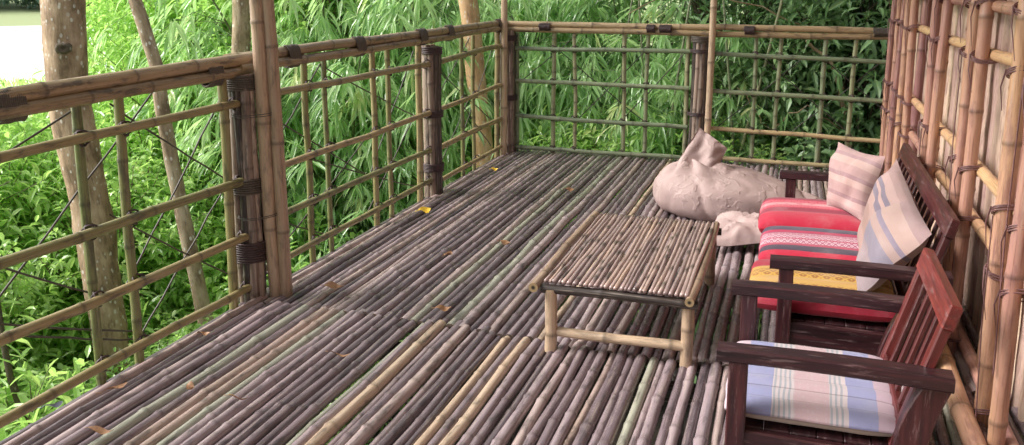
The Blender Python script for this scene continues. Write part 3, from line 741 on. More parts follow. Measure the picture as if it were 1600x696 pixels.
# unseen roof over the seats, eave drawn inside the deck for more fill light
rf = empty('thatch_roof', (.4, 3.4, 2.8), 'thatched roof on bamboo rafters above the wall and seats', 'roof')
mb = MB()
vs = [(-1.3, -1.5, 2.72), (-1.3, 7.9, 2.72), (1.6, 7.9, 3.7), (1.6, -1.5, 3.7)]
mb.add(vs+[(x, y, z+.12) for x, y, z in vs], [(0, 1, 2, 3), (7, 6, 5, 4), (0, 4, 5, 1), (1, 5, 6, 2), (2, 6, 7, 3), (3, 7, 4, 0)], smooth=False)
link('thatch', mb, M['mat'], rf)
for y in (-1, .5, 2, 3.5, 5, 6.5, 7.6):
    mb = MB(); pole(mb, (-1.35, y, 2.66), (1.6, y, 3.65), .035, .4); link('rafter', mb, M['tan'], rf)

# ------------------------------------------------------------------ wall
random.seed(303)
XWL = .70
wl = empty('bamboo_wall', (.76, 3.5, 0), 'pale bamboo wall of paired upright poles tied to crossbars, at right', 'wall')
mb = MB(); y = -.8
while y < 7.15:                      # flattened bamboo boards standing behind the poles
    wd = random.uniform(.07, .15); tn_ = random.random(); z = -.15; rows = []; cols = 7; nz = 62
    vs = []; fs = []; pl = []; cs = []; off = random.uniform(0, 30)
    for i in range(nz+1):
        zz = -.15+i*(3.1/nz)
        e1 = .012*noise.noise(V((zz*13, off, 0))); e2 = .012*noise.noise(V((zz*13, off, 5)))
        for k in range(cols):
            t = k/(cols-1); yy = y+.007+e1+(wd-.014+e2-e1)*t
            bulge = .016*(1-(2*t-1)**4)+.006*noise.noise(V((yy*30, zz*6, off)))
            vs.append((XWL+.125-bulge, yy, zz)); pl.append((yy+off, off, zz+off*.3)); cs.append((tn_, .35 if (i*7+int(off*10)) % 13 == 0 else 0, .5, 0))
    for i in range(nz):
        for k in range(cols-1):
            a = i*cols+k; fs.append((a, a+cols, a+cols+1, a+1))
    mb.add(vs, fs, cs, pl); y += wd
link('board_panel', mb, M['mat'], wl)
mb = MB(); box(mb, (XWL+.16, 3.2, 1.4), (.03, 8.0, 3.1)); link('backing', mb, M['post'], wl)
uprights = [(6.6, .021), (7.12, .024), (6.86, .022), (6.25, .023), (5.9, .024), (5.0, .023), (4.74, .024), (4.0, .025), (3.76, .025), (3.12, .027), (2.88, .026), (2.2, .026), (2.0, .026), (1.3, .027), (1.1, .027)]
behind = [6.75, 6.07, 5.55, 5.25, 4.45, 4.2, 3.52, 3.3, 2.6, 2.4, 1.65, 6.98]
cross = [(1.415, .03), (1.215, .03), (.765, .03), (.56, .03), (.045, .032), (1.9, .03), (2.3, .03)]
for y, r in uprights:
    mb = MB(); pole(mb, (XWL-.025, y+random.uniform(-.02, .02), -.1), (XWL-.02, y+random.uniform(-.03, .03), 2.9), r, random.choice((.1, .25, .35, .5, .65, .85)), 12, .42, .016); link('upright_pole', mb, M['wallpole'], wl)
for y in behind:
    mb = MB(); pole(mb, (XWL+.055, y, -.1), (XWL+.055, y+random.uniform(-.04, .04), 2.9), .028, random.uniform(.1, .8), 12, .45, .012); link('upright_pole', mb, M['wallpole'], wl)
for z, r in cross:
    mb = MB(); pole(mb, (XWL+.02, -.7, z+random.uniform(-.01, .01)), (XWL+.02, 7.16, z), r*.76, random.uniform(.25, .75), 12, .4, .012); cb = link('crossbar', mb, M['wallpole'], wl)
    for y, rr in uprights:
        b = MB(); c = V((XWL-.008, y, z)); sgn = random.choice((-1, 1))
        for q in range(3):
            n_ = V((0, .55*sgn+random.uniform(-.1, .1), .8)); u, w_ = frame(n_)
            pts = [c+V((0, 0, (q-1)*.007))+u*math.cos(a)*(rr+.026)+w_*math.sin(a)*(rr+.008) for a in [2*PI*i/16 for i in range(17)]]
            tube(b, pts, .0028, 5, cap=False)
        tube(b, [c+V((-.055, 0, .01)), c+V((-.06, .03*sgn, -.05)), c+V((-.045, .05*sgn, -.12-random.random()*.08))], [.003, .0025, .001], 5, cap=False)
        link('lashing', b, M['wallcord'], cb)
for y0, z0, y1, z1 in [(3.95, 1.2, 3.9, .5), (3.1, .75, 3.02, .06), (2.9, 1.2, 2.86, .3), (4.9, .75, 4.85, .1)]:
    mb = MB(); tube(mb, [(XWL-.06, y0, z0), (XWL-.062, (y0+y1)/2+.02, (z0+z1)/2), (XWL-.06, y1, z1)], .0025, 5, cap=False); link('loose_cord', mb, M['wallcord'], wl)
mb = MB(); pole(mb, (.6, .2, .06), (.625, 7.1, .06), .034, .5, 12, .4); link('base_pole', mb, M['wallpole'], wl)

# ------------------------------------------------------------------ coffee table
random.seed(404)
tb = empty('coffee_table', (-.64, 3.8, 0), 'low bamboo coffee table with slatted top and peg legs', 'table')
Y0, Y1, TX0, TX1, TZ = 3.26, 4.34, -.955, -.335, .305
mb = MB(); x = TX0+.03; 
while x < TX1-.02:
    wd = random.uniform(.016, .023); tt = random.random()
    n_ = 22; vs = []; fs = []; pl = []; cs = []; off = random.uniform(0, 40); nodes = [random.uniform(0, 1) for _ in range(4)]
    for i in range(n_+1):
        t = i/n_; yy = Y0-.005+(Y1-Y0+.01)*t+0
        xs_ = x+.004*math.sin(t*5+off); nd = 1 if min(abs(t-q) for q in nodes) < .012 else 0
        for k in range(6):
            q = k/5; hgt = .006*math.sin(PI*q)**.6+(.002 if nd else 0)+.003*noise.noise(V((off, t*6, 0)))
            vs.append((xs_+wd*(.04+.92*q), yy, TZ+hgt)); pl.append((wd*q+off, hgt+off, t+off)); cs.append((min(1, max(0, (.15+.7*tt)+.2*noise.noise(V((off, t*4, 1))))), nd, .5, 0))
        vs += [(xs_+wd*.96, yy, TZ-.008), (xs_+wd*.04, yy, TZ-.008)]; pl += [(off, off, t+off)]*2; cs += [(tt*.5, 0, .5, 0)]*2
    for i in range(n_):
        for k in range(8):
            a = i*8+k; c = i*8+(k+1) % 8; fs.append((a, c, c+8, a+8)[::-1])
    fs += [tuple(range(8)), tuple(n_*8+k for k in range(8))[::-1]]
    mb.add(vs, fs, cs, pl); x += wd+.0008
link('tabletop', mb, M['tabletop'], tb)
mb = MB(); pole(mb, (TX0+.0, Y0-.055, .287), (TX0+.0, Y1+.03, .29), .02, .05, 14, .45); link('side_pole', mb, M['tan'], tb)
mb = MB(); pole(mb, (TX1+.0, Y0-.03, .287), (TX1-.0, Y1+.03, .29), .018, .0, 14, .45); link('side_pole', mb, M['tan'], tb)
for y in (Y0, Y1-.02):
    mb = MB(); pole(mb, (TX0+.02, y, .268), (TX1+.03, y+.01, .266), .019, .2, 12, .3); link('apron_pole', mb, M['post'], tb)
for x, y, t in ((-.895, Y0+.0, .8), (-.345, Y0+.025, .6), (-.88, Y1-.05, .5), (-.35, Y1-.05, .5)):
    mb = MB(); pole(mb, (x, y, -.0), (x, y, .27), .025, t, 14, .2, 0); link('leg', mb, M['tan'], tb)
for y in (Y0+.01, Y1-.04):
    mb = MB(); pole(mb, (-.89, y, .085), (-.35, y+.01, .085), .02, .9, 12, .3); link('stretcher', mb, M['tan'], tb)

# ------------------------------------------------------------------ seats
def cushion(name, x0, x1, y0, y1, z0, z1, mats, label, cat='cushion', group=None, quilt=7, sag=0.0, tilt=0.0, axis='y', puff=.012):
    """a padded square cushion, its top quilted into rows"""
    nx, ny = 40, 40; mb = MB(); cx, cy = (x0+x1)/2, (y0+y1)/2; h = (z1-z0)/2; zc = (z0+z1)/2
    def P(a, b, side):
        e = (1-abs(a)**7)*(1-abs(b)**7); e = max(0, e)**.42
        q = b if axis == 'y' else a
        gr = abs(math.sin((q+1)/2*PI*quilt))**.3
        z = zc+side*h*e+(side > 0)*(-puff*(1-gr)*e)-sag*(1-a*a)*(1-b*b)*(side > 0)
        k = 1-.035*(abs(a)**4)*(abs(b)**4)
        wv = .004*noise.noise(V((a*3+x0, b*3+y0, side)))
        return V((cx+a*k*(x1-x0)/2+wv, cy+b*k*(y1-y0)/2+wv, z+tilt*a))
    vs = []; fs = []; pl = []; cs = []
    for side in (1, -1):
        for i in range(nx+1):
            for j in range(ny+1):
                a = math.sin((i/nx*2-1)*PI/2); b = math.sin((j/ny*2-1)*PI/2)
                a = .5*a+.5*(i/nx*2-1); b = .5*b+.5*(j/ny*2-1)
                vs.append(P(a, b, side)); pl.append(((a+1)/2, (b+1)/2, side)); cs.append((.5, 0, .5, 0 if side > 0 else 1))
    o = (nx+1)*(ny+1)
    for i in range(nx):
        for j in range(ny):
            a = i*(ny+1)+j; f = (a, a+ny+1, a+ny+2, a+1); fs.append(f); fs.append(tuple(q+o for q in f[::-1]))
    mb.add(vs, fs, cs, pl)
    ob = link(name, mb, mats, loc=(cx, cy, z0)); tag(ob, label, cat, group); return ob

def stripe_mat(name, stops, axis, extra=None, rough=.85, side=None, seams=0):
    mt, n, l, bs = new_mat(name)
    pl = attr(n, 'pl').outputs['Vector']; sx = n.new('ShaderNodeSeparateXYZ'); l.new(pl, sx.inputs[0]); t = sx.outputs[axis]
    wob = noise_t(n, l, mapping(n, l, pl, (5, 5, 1)), 1, 2)
    t = math_(n, l, 'ADD', t, math_(n, l, 'MULTIPLY', math_(n, l, 'SUBTRACT', wob, .5), .012))
    r = ramp(n, stops, 'CONSTANT'); l.new(t, r.inputs[0]); c = r.outputs[0]
    if extra: c = extra(n, l, pl, sx, t, c)
    weave = noise_t(n, l, mapping(n, l, pl, (260, 260, 20)), 1, 2)
    c = mix(n, l, .35, c, mix(n, l, weave, (.45, .45, .45), (1, 1, 1)), 'MULTIPLY')
    fade = noise_t(n, l, mapping(n, l, pl, (4, 4, 1)), 1, 4, .6)
    c = mix(n, l, math_(n, l, 'MULTIPLY', sstep(n, l, fade, .45, .75), .12), c, (.6, .52, .5))
    if side:
        tn = attr(n, 'tn'); zz = n.new('ShaderNodeNewGeometry'); nz = n.new('ShaderNodeSeparateXYZ'); l.new(zz.outputs['Normal'], nz.inputs[0])
        c = mix(n, l, sstep(n, l, nz.outputs[2], .45, .25), c, side)
    if seams:
        sq = math_(n, l, 'ABSOLUTE', math_(n, l, 'SUBTRACT', math_(n, l, 'FRACT', math_(n, l, 'ADD', math_(n, l, 'MULTIPLY', sx.outputs[1], seams), .5)), .5))
        c = mix(n, l, sstep(n, l, sq, .05, .01), c, (.62, .58, .6), 'MULTIPLY')
    l.new(c, bs.inputs['Base Color']); bs.inputs['Roughness'].default_value = rough
    bs.inputs['Sheen Weight'].default_value = .15
    wr = noise_t(n, l, mapping(n, l, pl, (9, 9, 3)), 1, 4, .6)
    bump(n, l, math_(n, l, 'ADD', math_(n, l, 'MULTIPLY', weave, .25), wr), bs, .5, .006)
    return mt
def band(n, l, t, a, b):
    return math_(n, l, 'MULTIPLY', math_(n, l, 'GREATER_THAN', t, a), math_(n, l, 'LESS_THAN', t, b))
def weave_fac(n, l, pl, sc, thr=.5, kind='glyph'):
    mp = mapping(n, l, pl, sc)
    if kind == 'diamond':
        sx = n.new('ShaderNodeSeparateXYZ'); l.new(mp, sx.inputs[0])
        a = math_(n, l, 'ABSOLUTE', math_(n, l, 'SUBTRACT', math_(n, l, 'FRACT', sx.outputs[0]), .5)); b = math_(n, l, 'ABSOLUTE', math_(n, l, 'SUBTRACT', math_(n, l, 'FRACT', sx.outputs[1]), .5))
        return math_(n, l, 'GREATER_THAN', math_(n, l, 'PINGPONG', math_(n, l, 'ADD', a, b), .25), .12)
    v = n.new('ShaderNodeTexBrick') if kind == 'brick' else n.new('ShaderNodeTexVoronoi')
    if kind == 'brick':
        l.new(mp, v.inputs['Vector']); v.inputs['Scale'].default_value = 1; v.inputs['Mortar Size'].default_value = .12; return v.outputs['Fac']
    v.distance = 'MANHATTAN'; l.new(mp, v.inputs['Vector']); v.inputs['Scale'].default_value = 1
    v.inputs['Randomness'].default_value = .4
    return math_(n, l, 'GREATER_THAN', v.outputs['Distance'], thr)

CREAM, BLUE, PINK = (.49, .42, .43), (.245, .255, .42), (.52, .38, .4)
def ex_blue(n, l, pl, sx, t, c):
    fine = math_(n, l, 'GREATER_THAN', math_(n, l, 'FRACT', math_(n, l, 'MULTIPLY', t, 34)), .55)
    g = math_(n, l, 'MAXIMUM', band(n, l, t, .28, .40), band(n, l, t, .60, .69))
    c = mix(n, l, math_(n, l, 'MULTIPLY', g, fine), c, (.3, .31, .34))
    f = weave_fac(n, l, pl, (40, 30, 1), .45); c = mix(n, l, math_(n, l, 'MULTIPLY', math_(n, l, 'MULTIPLY', band(n, l, t, .4, .6), f), .3), c, (.45, .25, .27))
    return c
M['c_blue'] = stripe_mat('blue_striped_cotton', [(0, (.48, .37, .42)), (.11, BLUE), (.27, CREAM), (.4, (.46, .35, .37)), (.6, CREAM), (.7, BLUE), (.86, (.44, .32, .38))], 0, ex_blue, side=(.4, .33, .28), seams=7)
RED, DRED, CRIM = (.44, .006, .036), (.2, .01, .03), (.3, .005, .026)
def ex_red(n, l, pl, sx, t, c):
    f = weave_fac(n, l, pl, (34, 40, 1), .4); c = mix(n, l, math_(n, l, 'MULTIPLY', math_(n, l, 'MULTIPLY', band(n, l, t, .44, .74), f), .4), c, (.62, .2, .25))
    g = weave_fac(n, l, pl, (9, 9, 1), .4); return mix(n, l, math_(n, l, 'MULTIPLY', math_(n, l, 'MULTIPLY', band(n, l, t, .52, .67), g), .6), c, (.62, .36, .36))
M['c_red'] = stripe_mat('red_woven_cotton', [(0, RED), (.3, (.25, .012, .04)), (.42, RED), (.76, (.25, .012, .04)), (.88, CRIM)], 1, ex_red, side=(.44, .01, .032))
def ex_mid(n, l, pl, sx, t, c):
    f = weave_fac(n, l, pl, (20, 15, 1), .5, 'diamond'); c = mix(n, l, math_(n, l, 'MULTIPLY', band(n, l, t, .32, .66), f), c, (.6, .42, .46))
    e = math_(n, l, 'MAXIMUM', band(n, l, t, .31, .33), math_(n, l, 'MAXIMUM', band(n, l, t, .42, .44), band(n, l, t, .56, .58))); return mix(n, l, e, c, (.4, .02, .07))
M['c_mid'] = stripe_mat('lattice_woven_cotton', [(0, RED), (.1, (.045, .025, .05)), (.22, (.4, .02, .07)), (.3, (.3, .04, .1)), (.68, (.4, .02, .07)), (.73, (.05, .03, .065)), (.9, CRIM)], 1, ex_mid, side=(.5, .02, .05))
GOLD = (.5, .29, .05)
def ex_gold(n, l, pl, sx, t, c):
    f = weave_fac(n, l, pl, (12, 14, 1), .5, 'diamond')
    g = math_(n, l, 'MAXIMUM', band(n, l, t, .2, .32), band(n, l, t, .52, .64)); return mix(n, l, math_(n, l, 'MULTIPLY', math_(n, l, 'MULTIPLY', g, f), .75), c, (.22, .07, .02))
M['c_gold'] = stripe_mat('gold_woven_cotton', [(0, CRIM), (.06, GOLD), (.38, (.5, .27, .05)), (.44, GOLD), (.72, CRIM)], 1, ex_gold, side=(.36, .008, .03))

def arm(root, y, x0, x1, z, wd=.07, th=.042, dz=0):
    mb = MB(); n_ = 14; vs = []; fs = []; b = .006
    for i in range(n_+1):
        t = i/n_; x = x0+(x1-x0)*t; zz = z+dz*t+.006*math.sin(PI*t); ww = wd/2*(.9+.16*t)
        vs += [(x, y-ww+b, zz), (x, y+ww-b, zz), (x, y+ww, zz-b), (x, y+ww, zz-th+b), (x, y+ww-b, zz-th), (x, y-ww+b, zz-th), (x, y-ww, zz-th+b), (x, y-ww, zz-b)]
    for i in range(n_):
        for k in range(8):
            a = i*8+k; c = i*8+(k+1) % 8; fs.append((a, c, c+8, a+8)[::-1])
    fs += [tuple(range(8)), tuple(n_*8+k for k in range(8))[::-1]]
    off = random.uniform(0, 20); mb.add(vs, fs, (.02, 0, .5, 0), [(p[1]+off, p[2]+off, p[0]+off) for p in vs], smooth=False)
    return link('arm', mb, M['wood'], root)
def settle(name, label, cat, xf, xb, y0, y1, hz, seat, nslat, zback, xback, red=1):
    """low hardwood seat facing -X: legs, seat rails, arms, raked slatted back"""
    root = empty(name, ((xf+xb)/2, (y0+y1)/2, 0), label, cat)
    th = .045
    for y in (y0, y1):
        s = 1 if y == y0 else -1
        mb = MB(); sweep_board(mb, [(xf+.03, xf+.085, 0), (xf+.03, xf+.085, hz-.042)], y-.024, y+.024, (.1, 0, .5, 0)); link('leg', mb, M['wood'], root)
        prof = [(xb-.1+.06*(1-t)*(.4-t)*-1.2+(.0 if t < .5 else (t-.5)*.06), xb-.005+.05*(1-t)*(.4-t)*-1.2+(.02 if t < .12 else 0)+(0 if t < .5 else (t-.5)*.03), t*(hz-.042)) for t in [i/10 for i in range(11)]]
        prof = [(xb-.13+.10*(2*t-1)**2*.45+.04*t, xb-.035+.08*(2*t-1)**2*.45+.03*t, t*(hz-.042)) for t in [i/10 for i in range(11)]]
        mb = MB(); sweep_board(mb, prof, y-.02, y+.02, (.12, 0, .5, 0)); link('leg', mb, M['wood'], root)
        arm(root, y, xf-.005, xb+.03, hz, dz=-.004)
        mb = MB(); beam(mb, (xf+.08, y, seat-.05), (xb-.06, y, seat-.06), .03, .09, col=(.05, 0, .5, 0)); link('seat_rail', mb, M['wood'], root)
    mb = MB(); beam(mb, (xf+.055, y0+.025, seat-.05), (xf+.055, y1-.025, seat-.05), .03, .09, col=(.1, 0, .5, 0)); link('seat_rail', mb, M['wood'], root)
    k = 0
    while xf+.1+k*.075 < xb-.1:
        x = xf+.1+k*.075; mb = MB(); beam(mb, (x, y0+.016, seat-.012), (x, y1-.016, seat-.012), .0745, .016, col=(.02, 0, .5, 0)); link('seat_slat', mb, M['wood'], root); k += 1
    # the back, leaning
    b0 = V((xb-.11, 0, seat-.05)); b1 = V((xback, 0, zback)); d = (b1-b0).normalized(); nrm = V((-d.z, 0, d.x))
    bk = MB()
    for y in (y0+.045, y1-.045): beam(bk, b0+V((0, y, 0)), b1-d*.03+V((0, y, 0)), .045, .03, nrm, col=(.55*red, 0, .5, 0))
    beam(bk, b0+d*.1+V((0, y0+.0675, 0)), b0+d*.1+V((0, y1-.0675, 0)), .055, .026, nrm, col=(.4*red, 0, .5, 0))
    back = link('backrest', bk, M['wood'], root)
    tr = MB(); beam(tr, b1+V((0, y0+.012, 0)), b1+V((0, y1-.012, 0)), .075, .036, nrm, col=(.7*red, 0, .5, 0)); link('top_rail', tr, M['wood'], back)
    for k in range(nslat):
        y = y0+.1+(y1-y0-.2)*(k+.5)/nslat; sl_ = MB(); beam(sl_, b0+d*.125+V((0, y, 0)), b1-d*.04+V((0, y, 0)), .021, .015, nrm, col=(.28*red, 0, .5, 0)); link('slat', sl_, M['wood'], back)
    return root
random.seed(505)
settle('wooden_armchair', 'dark red wooden armchair with slatted back, nearest seat at lower right', 'armchair', -.165, .43, 2.48, 3.06, .45, .2, 4, .6, .445)
settle('wooden_sofa', 'long low dark red wooden sofa holding red and gold cushions', 'sofa', -.045, .56, 3.4, 5.04, .45, .2, 13, .61, .58, .3)
cushion('seat_cushion', -.15, .36, 2.5, 3.03, .2, .27, M['c_blue'], 'blue and pale pink striped seat cushion on the nearest armchair', quilt=7, puff=.02)
cushion('seat_cushion', -.14, .45, 4.46, 5.0, .2, .325, M['c_red'], 'bright red patterned seat cushion at the far end of the sofa', quilt=3, sag=-.01, puff=.016)
cushion('seat_cushion', -.115, .45, 3.95, 4.47, .2, .305, M['c_mid'], 'middle sofa cushion, red with dark bands and white lattice weave', quilt=3, sag=-.008, puff=.018)
cushion('seat_cushion', -.135, .44, 3.42, 3.96, .2, .285, M['c_gold'], 'crimson and gold patterned seat cushion at near end of the sofa', quilt=4, sag=-.006, puff=.018)

def pillow(c00, c10, c11, c01, thick, mat, label):
    """a plump pillow from its four corners"""
    C4 = [V(c) for c in (c00, c10, c11, c01)]; N = 28; mb = MB(); vs = []; fs = []; pl = []
    nn = (C4[1]-C4[0]).cross(C4[3]-C4[0]).normalized(); ctr = sum(C4, V())/4
    for side in (1, -1):
        for i in range(N+1):
            for j in range(N+1):
                s, t = i/N, j/N; p = C4[0]*(1-s)*(1-t)+C4[1]*s*(1-t)+C4[2]*s*t+C4[3]*(1-s)*t
                a, b = 2*s-1, 2*t-1; e = max(0, (1-a*a)*(1-b*b))**.5
                pin = 1-.09*((1-a*a)*b**4+(1-b*b)*a**4)
                q = ctr+(p-ctr)*pin+nn*side*(thick/2)*e*(1+.25*noise.noise(V((s*4, t*4, side+thick*9))))+nn*.03*noise.noise(V((s*2.4, t*2.4, 7)))+nn*side*.008*math.sin(9*(s+t)+4*noise.noise(V((s*3, t*3, 1))))*e
                vs.append(q); pl.append((s, t, side))
    o = (N+1)**2
    for i in range(N):
        for j in range(N):
            a = i*(N+1)+j; f = (a, a+N+1, a+N+2, a+1); fs.append(f); fs.append(tuple(q+o for q in f[::-1]))
    mb.add(vs, fs, (.5, 0, .5, 0), pl)
    return tag(link('throw_pillow', mb, mat, loc=C4[0]), label, 'pillow')
TP = (.38, .24, .23)
M['p_far'] = stripe_mat('taupe_striped_cotton', [(0, TP), (.1, (.44, .29, .27)), (.2, (.29, .17, .18)), (.26, TP), (.4, (.46, .31, .28)), (.5, (.3, .18, .19)), (.56, TP), (.7, (.44, .3, .27)), (.82, (.31, .19, .2)), (.88, TP)], 0)
def ex_np(n, l, pl, sx, t, c):
    m2 = math_(n, l, 'LESS_THAN', sx.outputs[1], .42)
    r2 = ramp(n, [(0, (.25, .19, .205)), (.3, (.19, .165, .21)), (.5, (.32, .22, .2)), (.6, (.2, .16, .21)), (.66, (.38, .26, .23)), (.85, (.28, .18, .18))], 'CONSTANT'); l.new(sx.outputs[0], r2.inputs[0])
    return mix(n, l, m2, c, r2.outputs[0])
M['p_near'] = stripe_mat('beige_and_blue_striped_cotton', [(0, (.34, .22, .195)), (.3, (.28, .175, .15)), (.46, (.34, .22, .195)), (.58, (.15, .12, .16)), (.66, (.38, .25, .23)), (.7, (.16, .13, .17)), (.76, (.38, .25, .23)), (.86, (.3, .19, .18))], 0, ex_np)
pillow((.28, 3.5, .285), (.535, 3.5, .555), (.475, 4.3, .69), (.33, 4.25, .33), .17, M['p_near'], 'large beige and grey blue striped pillow leaning on sofa back, nearest')
pillow((.36, 4.5, .33), (.46, 4.62, .64), (.25, 4.95, .645), (.2, 4.8, .33), .15, M['p_far'], 'taupe pink striped pillow standing behind, at far end of sofa')

# ------------------------------------------------------------------ bean bag
import bmesh
random.seed(606)
mt, n, l, bs = new_mat('pinkish_canvas')
tc = n.new('ShaderNodeTexCoord'); ob = tc.outputs['Object']
a = noise_t(n, l, ob, 7, 5, .6); r_ = ramp(n, [(.3, (.34, .24, .225)), (.7, (.43, .32, .3))]); l.new(a, r_.inputs[0])
warp = n.new('ShaderNodeTexNoise'); warp.inputs['Scale'].default_value = 13; warp.inputs['Detail'].default_value = 2; l.new(ob, warp.inputs['Vector'])
rid = math_(n, l, 'ABSOLUTE', math_(n, l, 'SUBTRACT', warp.outputs['Fac'], .5)); rdg = sstep(n, l, rid, .06, .03)
msk = sstep(n, l, noise_t(n, l, ob, 7, 2), .48, .54); leafy = math_(n, l, 'MULTIPLY', rdg, msk)
c = mix(n, l, math_(n, l, 'MULTIPLY', leafy, .25), r_.outputs[0], (.46, .33, .31)); l.new(c, bs.inputs['Base Color']); bs.inputs['Roughness'].default_value = .75
bump(n, l, math_(n, l, 'ADD', leafy, math_(n, l, 'MULTIPLY', math_(n, l, 'ADD', noise_t(n, l, ob, 9, 4), math_(n, l, 'MULTIPLY', noise_t(n, l, ob, 220, 2), .3)), 1.0)), bs, .32, .012)
M['canvas'] = mt
def bag():
    bm = bmesh.new(); bmesh.ops.create_icosphere(bm, subdivisions=6, radius=1)
    O = V((-.36, 5.72, 0))
    for v in bm.verts:
        d = v.co.copy()
        x = d.x; h = .315*(1-.28*x-.25*max(0, x)**2)       # tall on the left, sinking to the right
        px = d.x*.5*(1 if x < 0 else 1.22); py = d.y*.36*(1-.25*max(0, x)); pz = d.z*h*.62+.13-.04*max(0, x)
        sg = abs(d.z)**.72*(1 if d.z > 0 else -1); pz = sg*h*.6+.13-.04*max(0, x)
        p = V((px, py, pz))
        g = math.exp(-((px+.3)/.16)**2-((py+.02)/.2)**2)*max(0, d.z); p.z += .02*g; p.x += .02*g
        f = abs(noise.noise(V((px*3.6, py*3.6, pz*3.6))))
        f2 = abs(noise.noise(V((px*7+4, py*7, pz*5))))
        p += d*(.024*noise.noise(p*3)-.02*(1-f)**7-.006*(1-f2)**6)
        # gathers running from the tied neck
        nv = p-V((-.27, -.02, .4)); an = math.atan2(nv.y, nv.x); q = math.exp(-nv.length_squared/.05)
        p += d*.03*q*math.sin(an*7+nv.length*9)
        if p.z < .0: p.z = .0; p.xy = p.xy*1.02
        v.co = p
    # the flat folded corner standing up from the neck
    N = 16; A0, A1 = V((-.37, -.08, .27)), V((-.1, -.05, .27)); B0, B1 = V((-.225, .06, .55)), V((-.035, .03, .43))
    grid = {}
    for side in (1, -1):
        for i in range(N+1):
            for j in range(N+1):
                s, t = i/N, j/N; p = A0*(1-s)*(1-t)+A1*s*(1-t)+B0*(1-s)*t+B1*s*t
                e = (max(0, 1-(2*s-1)**4)*max(0, 1-max(0, 2*t-1)**3))**.5
                p = p+V((.1, -1, .35)).normalized()*(side*.035*e*(1.25-.9*t)+.022*math.sin(s*9+t*3)*(1-.5*t)+.02*noise.noise(V((s*5, t*5, side*.3))))
                grid[(side, i, j)] = bm.verts.new(p)
        for i in range(N):
            for j in range(N):
                q = [grid[(side, i, j)], grid[(side, i+1, j)], grid[(side, i+1, j+1)], grid[(side, i, j+1)]]
                bm.faces.new(q if side > 0 else q[::-1])
    me = bpy.data.meshes.new('bean_bag'); bmesh.ops.recalc_face_normals(bm, faces=bm.faces); bm.to_mesh(me); bm.free()
    for p in me.polygons: p.use_smooth = True
    me.materials.append(M['canvas']); o = bpy.data.objects.new('bean_bag', me); COL.objects.link(o); o.location = O
    o.rotation_euler = (0, 0, R(-3)); return tag(o, 'large pinkish canvas bean bag with a standing folded corner, beyond the table', 'bean bag')
bag()
def floor_cushion():
    N = 30; mb = MB(); vs = []; fs = []; pl = []; cs = []
    for side in (1, -1):
        for i in range(N+1):
            for j in range(N+1):
                s, t = i/N, j/N; a, b = 2*s-1, 2*t-1; e = max(0, (1-a**4)*(1-b**4))**.5
                p = V((-.4+s*.42, 4.78+t*.36+.06*s*(1-t), .075+.03*t))
                z = e*(.042+.02*t)*side*(1 if side > 0 else .8)
                z += .05*(1-abs(noise.noise(V((s*3.2+1, t*3.2, 4)))))**7*e*(side > 0)+.022*noise.noise(V((s*3, t*4, 2)))*e
                p.z = max(.008, p.z+z-.02*(1-t)*(1-e)+.07*max(0, s-.25)*(1-t)**2*(1.0 if side > 0 else .75)); vs.append(p); pl.append(tuple(p)); cs.append((.5, 0, .5, 0))
    o = (N+1)**2
    for i in range(N):
        for j in range(N):
            a = i*(N+1)+j; f = (a, a+N+1, a+N+2, a+1); fs.append(f); fs.append(tuple(q+o for q in f[::-1]))
            mb_mi = 0
    mb.add(vs, fs, cs, pl)
    for k, f in enumerate(mb.f): mb.mi[k] = 0 if k % 2 == 0 else 1
    brown = simple_mat('brown_underside', (.09, .06, .05), (.16, .11, .09), (30, 30, 30), .85)
    tag(link('floor_cushion', mb, [M['canvas'], brown], loc=(-.2, 4.9, 0)), 'crumpled pinkish canvas cushion with brown underside, between table and sofa', 'floor cushion')
floor_cushion()

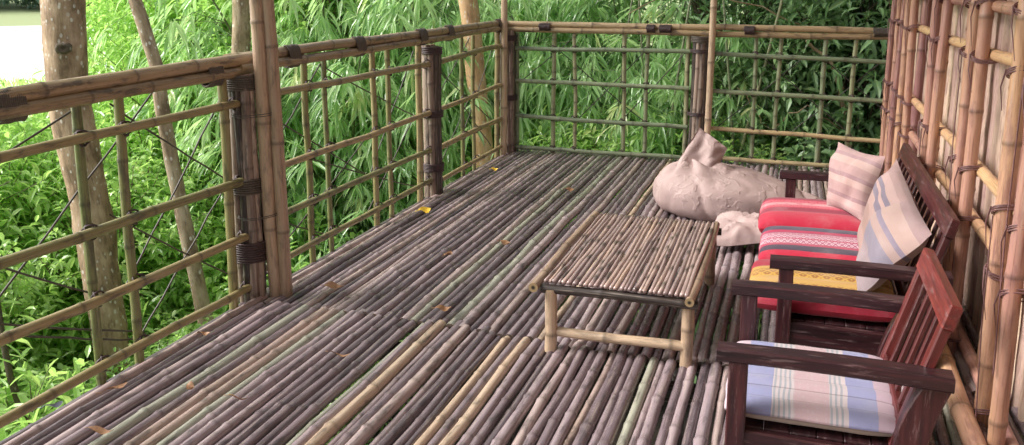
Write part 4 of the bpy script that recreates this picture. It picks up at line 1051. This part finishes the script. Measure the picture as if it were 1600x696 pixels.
# ------------------------------------------------------------------ fallen leaves
random.seed(707)
def fallen(x, y, L, W, rz, label, mat='dryleaf', curl=None):
    curl = random.uniform(.05, .4) if curl is None else curl; L *= .75; W *= .85
    mb = MB(); N = 8; vs = []; fs = []
    for i in range(N+1):
        t = i/N; wd = W*math.sin(PI*min(1, t*.96+.02))**.8*.5
        z = .053+curl*L*.35*(2*t-1)**2+.006*math.sin(t*7)
        tw = math.sin(t*4+x*9)*.5
        for k in (-1, 0, 1): vs.append(V((L*(t-.5), wd*k, max(.045, z+abs(k)*wd*(.45+.3*math.sin(x*40+k))+k*wd*tw))))
    for i in range(N):
        for k in range(2): a = i*3+k; fs.append((a, a+3, a+4, a+1))
    M3 = Matrix.Rotation(rz, 3, 'Z'); vs = [M3 @ p+V((x, y, 0)) for p in vs]
    mb.add(vs, fs); mb2 = mb
    tube(mb2, [M3 @ V((-L*.5, 0, .053+curl*L*.35))+V((x, y, 0)), M3 @ V((-L*.68, .01, .055))+V((x, y, 0))], .0015, 4, cap=False)
    tag(link('fallen_leaf', mb2, M[mat], loc=(x, y, .05)), label, 'leaf', 'dry leaves fallen on the deck')
for a in [(-2.277, 2.342, .13, .03, 1.2, 'brown dry leaf by the left railing, lower left of the deck'),
          (-2.288, 2.857, .07, .035, .4, 'small orange leaf by the left railing, near the thick post'),
          (-1.806, 2.413, .12, .028, .1, 'curled tan leaf in the lower left, on dark poles'),
          (-2.02, 2.43, .06, .03, -.5, 'tiny yellowish leaf between two greenish poles at lower left'),
          (-2.09, 2.078, .13, .026, .2, 'long curled brown leaf nearest the bottom left corner'),
          (-2.058, 3.541, .14, .04, .2, 'tan leaf at the pole seam near the tall double pole'),
          (-1.645, 2.847, .13, .026, 0, 'thin curled leaf on near floor poles below the seam'),
          (-1.446, 3.434, .1, .035, .4, 'brown leaf just past the seam left of the table'),
          (-1.723, 4.173, .09, .05, 1.3, 'upright tan leaf midway between railing and table'),
          (-1.5, 4.466, .11, .05, -.3, 'dark brown leaf left of the table top'),
          (-1.468, 5.819, .1, .055, .1, 'reddish brown leaf left of the bean bag')]: fallen(*a)
fallen(-2.213, 4.974, .12, .06, .8, 'bright yellow leaf by the second railing post', 'yellowleaf')
fallen(-2.2, 6.3, .08, .03, .3, 'small yellow brown leaf beside the far part of left railing', 'yellowleaf')
fallen(-2.385, 2.165, .09, .04, .9, 'pale bluish leaf scrap at the left rim of the deck', 'scrap', .1)
